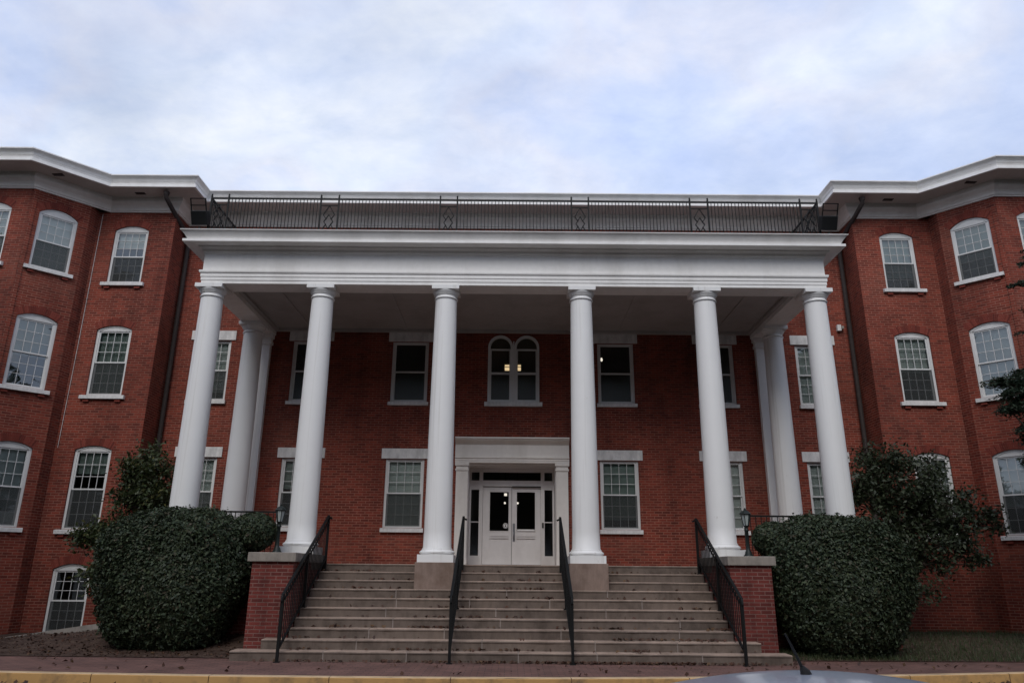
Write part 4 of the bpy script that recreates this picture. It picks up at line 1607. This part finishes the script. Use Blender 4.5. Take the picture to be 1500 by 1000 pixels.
# ------------------------------------------------------------ trees
def tree(name, label, cat, base, trunk_pts, clumps, n_leaf, leaf, mat, group=None, spread=0.3, flat=1.0, trunk_r=0.07, aspect=0.5, seed=1, droop=0.0):
    """trunk through trunk_pts, one limb to every clump (x,y,z,r), leaves scattered through the clumps; all relative to base"""
    rg = np.random.default_rng(seed)
    o = thing(name, label, cat, base, 0, group)
    tp = [Vector(p) for p in trunk_pts]
    tm = MB()
    nr = len(tp)
    tm.tube([tuple(p) for p in tp], [trunk_r * (1 - 0.6 * i / (nr - 1)) for i in range(nr)], 9)
    P_, N_ = [], []
    tot = sum(c[3] ** 2 for c in clumps)
    for (x, y, z, r_) in clumps:
        e = Vector((x, y, z))
        cand = [p for p in tp if p.z < e.z - 0.1] or [tp[0]]
        s = min(cand, key=lambda p: (p - e).length)
        mid = s.lerp(e, 0.5) + Vector((rg.normal() * 0.05, rg.normal() * 0.05, 0.06 + rg.normal() * 0.04)) * max(1.0, (e - s).length * 0.5)
        tm.tube([tuple(s), tuple(mid), tuple(e)], [trunk_r * 0.35, trunk_r * 0.24, trunk_r * 0.08], 6, False)
        k = max(8, int(n_leaf * r_ * r_ / tot))
        # twigs with leaves along them
        nt_ = max(3, k // 14)
        for q in range(nt_):
            d = rg.normal(size=3)
            d /= np.linalg.norm(d)
            d[2] *= flat
            st = np.array(e) + rg.normal(size=3) * r_ * 0.25 * np.array([1, 1, flat])
            en = st + d * r_ * (0.5 + 0.7 * rg.random())
            en[2] -= droop * r_ * rg.random()
            if q < 40:
                tm.tube([tuple(st), tuple((st + en) / 2 + np.array([0, 0, 0.02])), tuple(en)], [trunk_r * 0.07, trunk_r * 0.05, trunk_r * 0.03], 3, False)
            m_ = k // nt_ + 1
            u = rg.random(m_)
            p = st + (en - st) * u[:, None] + rg.normal(size=(m_, 3)) * r_ * spread * 0.35 * np.array([1, 1, flat])
            P_.append(p)
            N_.append(rg.normal(size=(m_, 3)) + np.array([0, -0.2, 0.8]))
    tm.build('trunk', M['bark'], o)
    P_, N_ = np.vstack(P_), np.vstack(N_)
    keep = P_[:, 2] + base[2] > 0.1
    leaves('crown', mat, P_[keep], N_[keep], np.full(keep.sum(), leaf), o, aspect, 0.2)
    return o


rgt = np.random.default_rng(5)


def blob(c, rad, n, r0, r1):
    out = []
    while len(out) < n:
        p = rgt.uniform(-1, 1, 3)
        if (p * p).sum() < 1:
            out.append((c[0] + p[0] * rad[0], c[1] + p[1] * rad[1], c[2] + p[2] * rad[2], rgt.uniform(r0, r1)))
    return out


cl = blob((0.30, 0, 2.95), (0.58, 0.45, 0.85), 20, 0.24, 0.40) + blob((-0.65, 0, 2.0), (0.40, 0.4, 0.50), 8, 0.2, 0.3) + blob((-0.25, -0.4, 1.2), (0.25, 0.3, 0.7), 6, 0.2, 0.3) + blob((0.2, 0, 2.0), (0.6, 0.4, 0.6), 10, 0.25, 0.36)
tree('small_tree', 'small leafy tree behind the left bush against the brick wing', 'tree', (-8.70, 17.25, 0.25),
     [(0, 0, -0.2), (0.05, 0, 0.8), (0.0, 0.05, 1.6), (0.15, 0, 2.4), (0.25, 0, 3.2)], cl, 15500, 0.095, M['treeleaf'], seed=21, spread=0.8)
cl = blob((-0.40, 0, 2.85), (1.05, 0.6, 1.2), 32, 0.26, 0.44) + blob((0.75, 0, 2.5), (0.85, 0.6, 0.80), 18, 0.24, 0.40) + blob((-0.9, 0.1, 3.6), (0.35, 0.4, 0.65), 6, 0.2, 0.32) + blob((0.3, 0, 3.6), (0.5, 0.4, 0.5), 6, 0.2, 0.3) + blob((0.0, -0.2, 1.7), (1.1, 0.5, 0.5), 12, 0.22, 0.34) + blob((-0.5, -0.2, 1.2), (0.8, 0.4, 0.5), 8, 0.2, 0.34) + blob((1.7, 0, 2.4), (0.3, 0.4, 0.35), 3, 0.16, 0.24)
tree('small_tree', 'spreading dark leafy tree behind the right bush against the brick wing', 'tree', (9.1, 17.0, 0.2),
     [(-1.0, -0.25, -0.2), (-0.95, -0.2, 0.7), (-0.75, -0.1, 1.4), (-0.5, 0, 2.2), (-0.35, 0, 3.0)], cl, 17500, 0.098, M['treeleaf2'], seed=22, spread=0.85)
# evergreen at the right edge of the picture: layered flat boughs
bx = (11.35, 14.5, 0.05)
cl = []
for z in np.arange(2.0, 8.6, 0.42):
    n = 9
    for k in range(n):
        a = 2 * math.pi * (k + rgt.random()) / n
        rr = (1.35 - 0.09 * (z - 2)) * rgt.uniform(0.35, 0.95)
        x, y = rr * math.cos(a), rr * math.sin(a)
        sx_ = 750 + 0
        if x < -0.75 and not (z < 2.2):
            x = -0.75
        cl.append((x, y, z + rgt.uniform(-0.15, 0.15), rgt.uniform(0.26, 0.42)))
cl = [c for c in cl if not (c[0] < -0.35 and c[2] < 3.6) and not (c[2] > 5.5 and c[0] < 0.05)]
cl += [(-1.55, 0, 5.22, 0.28), (-1.2, 0.05, 5.25, 0.42), (-0.9, 0, 5.2, 0.48), (-0.8, 0.2, 5.45, 0.36), (-1.42, 0, 4.66, 0.28), (-1.1, 0, 4.75, 0.42), (-0.75, 0, 4.7, 0.5), (-1.02, 0, 4.3, 0.30), (-0.7, 0, 4.2, 0.4), (-1.2, 0, 4.98, 0.40), (-0.9, -0.2, 4.95, 0.45), (-0.62, 0, 7.36, 0.24)]
tree('evergreen_tree', 'dark evergreen tree with layered boughs reaching in at the right edge', 'tree', bx,
     [(0, 0, -0.1), (0.02, 0, 2.5), (0, 0, 5), (0.02, 0.02, 7), (0, 0, 8.8)], cl, 62000, 0.085, M['needle'], flat=0.32, trunk_r=0.14, aspect=0.35, seed=23, droop=0.25)

# trees across the road, mirrored in the windows, and more added out of view
cl = blob((0, 0, 8.4), (5.0, 4.2, 6.2), 120, 1.0, 1.6)
first = tree('street_tree', 'tall green unseen street tree, mirrored in windows and screening low sky light', 'tree', (-8.2, -8.5, -0.15),
             [(0, 0, 0), (0.1, 0, 2.5), (0, 0.1, 5), (0.1, 0, 8), (0, 0, 12)], cl, 26000, 0.40, M['farleaf'], 'unseen trees across and beside the road', trunk_r=0.28, seed=31)
for (x, y, rz, s) in ((0.8, -10.5, 1.3, 1.08), (9.5, -8.5, 3.4, 1.0), (-17.5, -7.0, 3.1, 1.1), (19.0, -7.5, 0.2, 1.1), (-27.0, 0.0, 1.5, 1.15), (28.0, 0.0, 4.7, 1.15), (-16.5, 9.5, 2.0, 0.9), (16.8, 8.5, 5.5, 0.9), (-13.0, -18.0, 0.7, 1.25), (-3.5, -19.0, 2.9, 1.3), (5.5, -19.0, 4.4, 1.25), (14.5, -17.5, 1.9, 1.3)):  # flanking pair and rear row are added to block low sky light
    c_ = copy_tree(first)
    c_.location = (x, y, -0.15)
    c_.rotation_euler = (0, 0, rz)
    c_.scale = (s, s, s)


# ------------------------------------------------------------ grass, mulch leaves, fallen leaves
def scatter(name, n, fn, size, mat, label, cat, up=0.15, aspect=0.6):
    P_ = np.array([fn() for _ in range(n)])
    N_ = rng.normal(size=(n, 3)) * up + np.array([0, 0, 1.0])
    o = leaves(name, mat, P_, N_, np.full(n, size), None, aspect, 0.5, 0.5)
    tag(o, label, cat, kind='stuff')
    return o


def gpt():
    x = random.uniform(4.5, 18)
    y0 = bed_front(x) + 0.02
    y = y0 + (19.3 - y0) * random.random() ** 1.4
    return x, y, zr(x, y, 0)


n = 26000
pts = np.array([gpt() for _ in range(n)])
hgt = 0.05 + 0.07 * rng.random(n)
ang = rng.random(n) * 6.283
lean = rng.normal(size=(n, 2)) * 0.03
wdt = 0.006
bx_, by_ = np.cos(ang) * wdt, np.sin(ang) * wdt
V = np.stack([np.stack([pts[:, 0] - bx_, pts[:, 1] - by_, pts[:, 2] - 0.01], 1), np.stack([pts[:, 0] + bx_, pts[:, 1] + by_, pts[:, 2] - 0.01], 1),
              np.stack([pts[:, 0] + lean[:, 0], pts[:, 1] + lean[:, 1], pts[:, 2] + hgt], 1)], 1).reshape(-1, 3)
me = bpy.data.meshes.new('grass')
me.vertices.add(3 * n)
me.vertices.foreach_set('co', V.astype(np.float32).ravel())
me.loops.add(3 * n)
me.loops.foreach_set('vertex_index', np.arange(3 * n, dtype=np.int32))
me.polygons.add(n)
me.polygons.foreach_set('loop_start', np.arange(0, 3 * n, 3, dtype=np.int32))
me.update(calc_edges=True)
me.materials.append(M['grass'])
o = bpy.data.objects.new('grass', me)
C.objects.link(o)
tag(o, 'short dark green grass on the right of the steps', 'grass', kind='stuff')


def mpt():
    x = random.uniform(-17, -4.95)
    y = bed_front(x) + 2.3 * random.random()
    return x, y, zl(x, y, 0) + 0.012


scatter('mulch_litter', 2600, mpt, 0.055, M['deadleaf'], 'brown leaf litter over the mulch bed left of the steps', 'leaf litter', 0.5)


heaps = [(random.uniform(-1, 1), random.uniform(0.0, 1.0)) for _ in range(60)]


def spt():
    k = random.choice([1, 1, 2, 2, 3, 3, 4, 5, 6, 7, 8, 9])
    half = {1: 4.85, 2: 4.4}.get(k, 4.05)
    x = random.uniform(-half, half)
    if random.random() < 0.72:
        h = heaps[(k * 6 + random.randrange(6)) % 60]
        x = max(-half, min(half, h[0] * half + random.gauss(0, 0.16)))
    y = D0 + (k - 1) * t + (random.uniform(0.03, 0.29) if random.random() < 0.4 else 0.30 - abs(random.gauss(0, 0.05)))
    z = k * r + 0.012
    if k >= 7 and 1.1 < abs(x) < 2.05:
        x = 0.6 * (1 if x > 0 else -1)
    return x, y, z


def ppt():
    u = random.random()
    if u < 0.55:
        x = random.uniform(-4.6, 5.4) if random.random() < 0.35 else random.gauss(1.6, 1.6)
        return x, D0 - 0.03 - abs(random.gauss(0, 0.05)) - (0.0 if abs(x) < 4.85 else -0.2), 0.012
    if u < 0.8:
        x = random.uniform(-14, 14)
        return x, ky(x) - 0.04 - abs(random.gauss(0, 0.12)), -0.135
    x = random.uniform(-14, 14)
    return x, random.uniform(ky(x) + 0.2, 13.8 if abs(x) < 5 else 14.2), 0.011


P_ = np.array([spt() for _ in range(640)] + [ppt() for _ in range(900)])
P_[:, 2] += 0.012
N_ = rng.normal(size=P_.shape) * 0.5 + np.array([0, -0.3, 1.0])
tag(leaves('fallen_leaves', M['deadleaf'], P_, N_, np.full(len(P_), 0.075), None, 0.65, 0.5, 0.45), 'small brown fallen leaves on the steps, pavement and gutter', 'fallen leaves', kind='stuff')


# ------------------------------------------------------------ parked car (only the roof rises into the picture)
car = thing('parked_car', 'silver blue car roof with stubby black aerial at the bottom right edge', 'car', (1.05, 2.75, -0.15))
cm = MB()
st_ = []
prof = [(-2.10, 0.42, 0.62, 0.62), (-2.02, 0.28, 0.86, 0.74), (-1.5, 0.24, 0.92, 0.83), (-0.7, 0.22, 0.90, 0.86), (0.2, 0.22, 0.88, 0.86), (0.9, 0.22, 0.87, 0.85), (1.5, 0.24, 0.80, 0.82), (2.0, 0.28, 0.70, 0.74), (2.14, 0.40, 0.56, 0.60)]
v, f = [], []
for (x, zb, zt, hw) in prof:
    ring = [(-hw * 0.9, zb), (-hw, zb + 0.12), (-hw * 1.0, (zb + zt) / 2), (-hw * 0.97, zt - 0.06), (-hw * 0.86, zt), (0, zt + 0.02), (hw * 0.86, zt), (hw * 0.97, zt - 0.06), (hw, (zb + zt) / 2), (hw, zb + 0.12), (hw * 0.9, zb)]
    v += [(x, y, z) for y, z in ring]
k = 11
for i in range(len(prof) - 1):
    for j in range(k):
        j2 = (j + 1) % k
        f.append((i * k + j, i * k + j2, (i + 1) * k + j2, (i + 1) * k + j))
f += [tuple(range(k))[::-1], tuple((len(prof) - 1) * k + j for j in range(k))]
cm.add(v, f, True)
cm.build('body', M['car'], car)
nx, ny = 28, 18


def roof_pt(i, j):
    u, w_ = -1 + 2 * i / nx, -1 + 2 * j / ny
    x = 0.07 + u * 0.82
    y = w_ * (0.56 - 0.02 * u * u)
    z = 1.313 - 0.125 * abs(u) ** 2.0 - 0.030 * w_ * w_ - 0.05 * abs(w_) ** 8 - 0.03 * max(0, u) ** 3
    return x, y, z


rm = MB()
rm.add([roof_pt(i, j) for j in range(ny + 1) for i in range(nx + 1)], [(j * (nx + 1) + i, j * (nx + 1) + i + 1, (j + 1) * (nx + 1) + i + 1, (j + 1) * (nx + 1) + i) for j in range(ny) for i in range(nx)], True)
rm.build('roof', M['car'], car)
gm = MB()
top = [roof_pt(0, 0), roof_pt(nx, 0), roof_pt(nx, ny), roof_pt(0, ny)]
bot = [(-1.55, -0.74, 0.90), (1.0, -0.75, 0.86), (1.0, 0.75, 0.86), (-1.55, 0.74, 0.90)]
for (i0, j0, i1, j1, a, b) in ((0, 0, nx, 0, bot[0], bot[1]), (nx, 0, nx, ny, bot[1], bot[2]), (nx, ny, 0, ny, bot[2], bot[3]), (0, ny, 0, 0, bot[3], bot[0])):
    n_ = 12
    for s_ in range(n_):
        A = [Vector(roof_pt(i0 + (i1 - i0) * q / n_, j0 + (j1 - j0) * q / n_)) - Vector((0, 0, 0.004)) for q in (s_, s_ + 1)]
        B = [Vector(a).lerp(Vector(b), q / n_) for q in (s_, s_ + 1)]
        gm.quad(tuple(B[0]), tuple(B[1]), tuple(A[1]), tuple(A[0]))
gm.build('window', M['carglass'], car)
for x in (-1.32, 1.32):
    for s in (-1, 1):
        wm = MB()
        pr = [(0.21, -0.10), (0.30, -0.095), (0.315, -0.07), (0.315, 0.07), (0.30, 0.095), (0.21, 0.10)]
        vv, ff = [], []
        for rr_i, yy in pr:
            for q in range(28):
                a = 2 * math.pi * q / 28
                vv.append((x + rr_i * math.cos(a), s * 0.76 + yy, 0.315 + rr_i * math.sin(a)))
        for i in range(len(pr)):
            for q in range(28):
                i2, q2 = (i + 1) % len(pr), (q + 1) % 28
                ff.append((i * 28 + q, i * 28 + q2, i2 * 28 + q2, i2 * 28 + q))
        wm.add(vv, ff, True)
        wh = wm.build('wheel', M['rubber'], car)
        hm_ = MB()
        for q in range(5):
            a = 2 * math.pi * q / 5
            hm_.bar((x, s * 0.84, 0.315), (x + 0.21 * math.cos(a), s * 0.84, 0.315 + 0.21 * math.sin(a)), 0.05, 0.03)
        hm_.build('rim', M['steel'], wh)
am = MB()
am.tube([(-0.01, 0.14, 1.295), (-0.014, 0.14, 1.318), (-0.024, 0.14, 1.335)], [0.026, 0.018, 0.008], 12)
am.tube([(-0.024, 0.14, 1.333), (-0.041, 0.14, 1.375), (-0.073, 0.14, 1.445)], [0.0062, 0.005, 0.0035], 8)
am.build('aerial', M['rubber'], car)
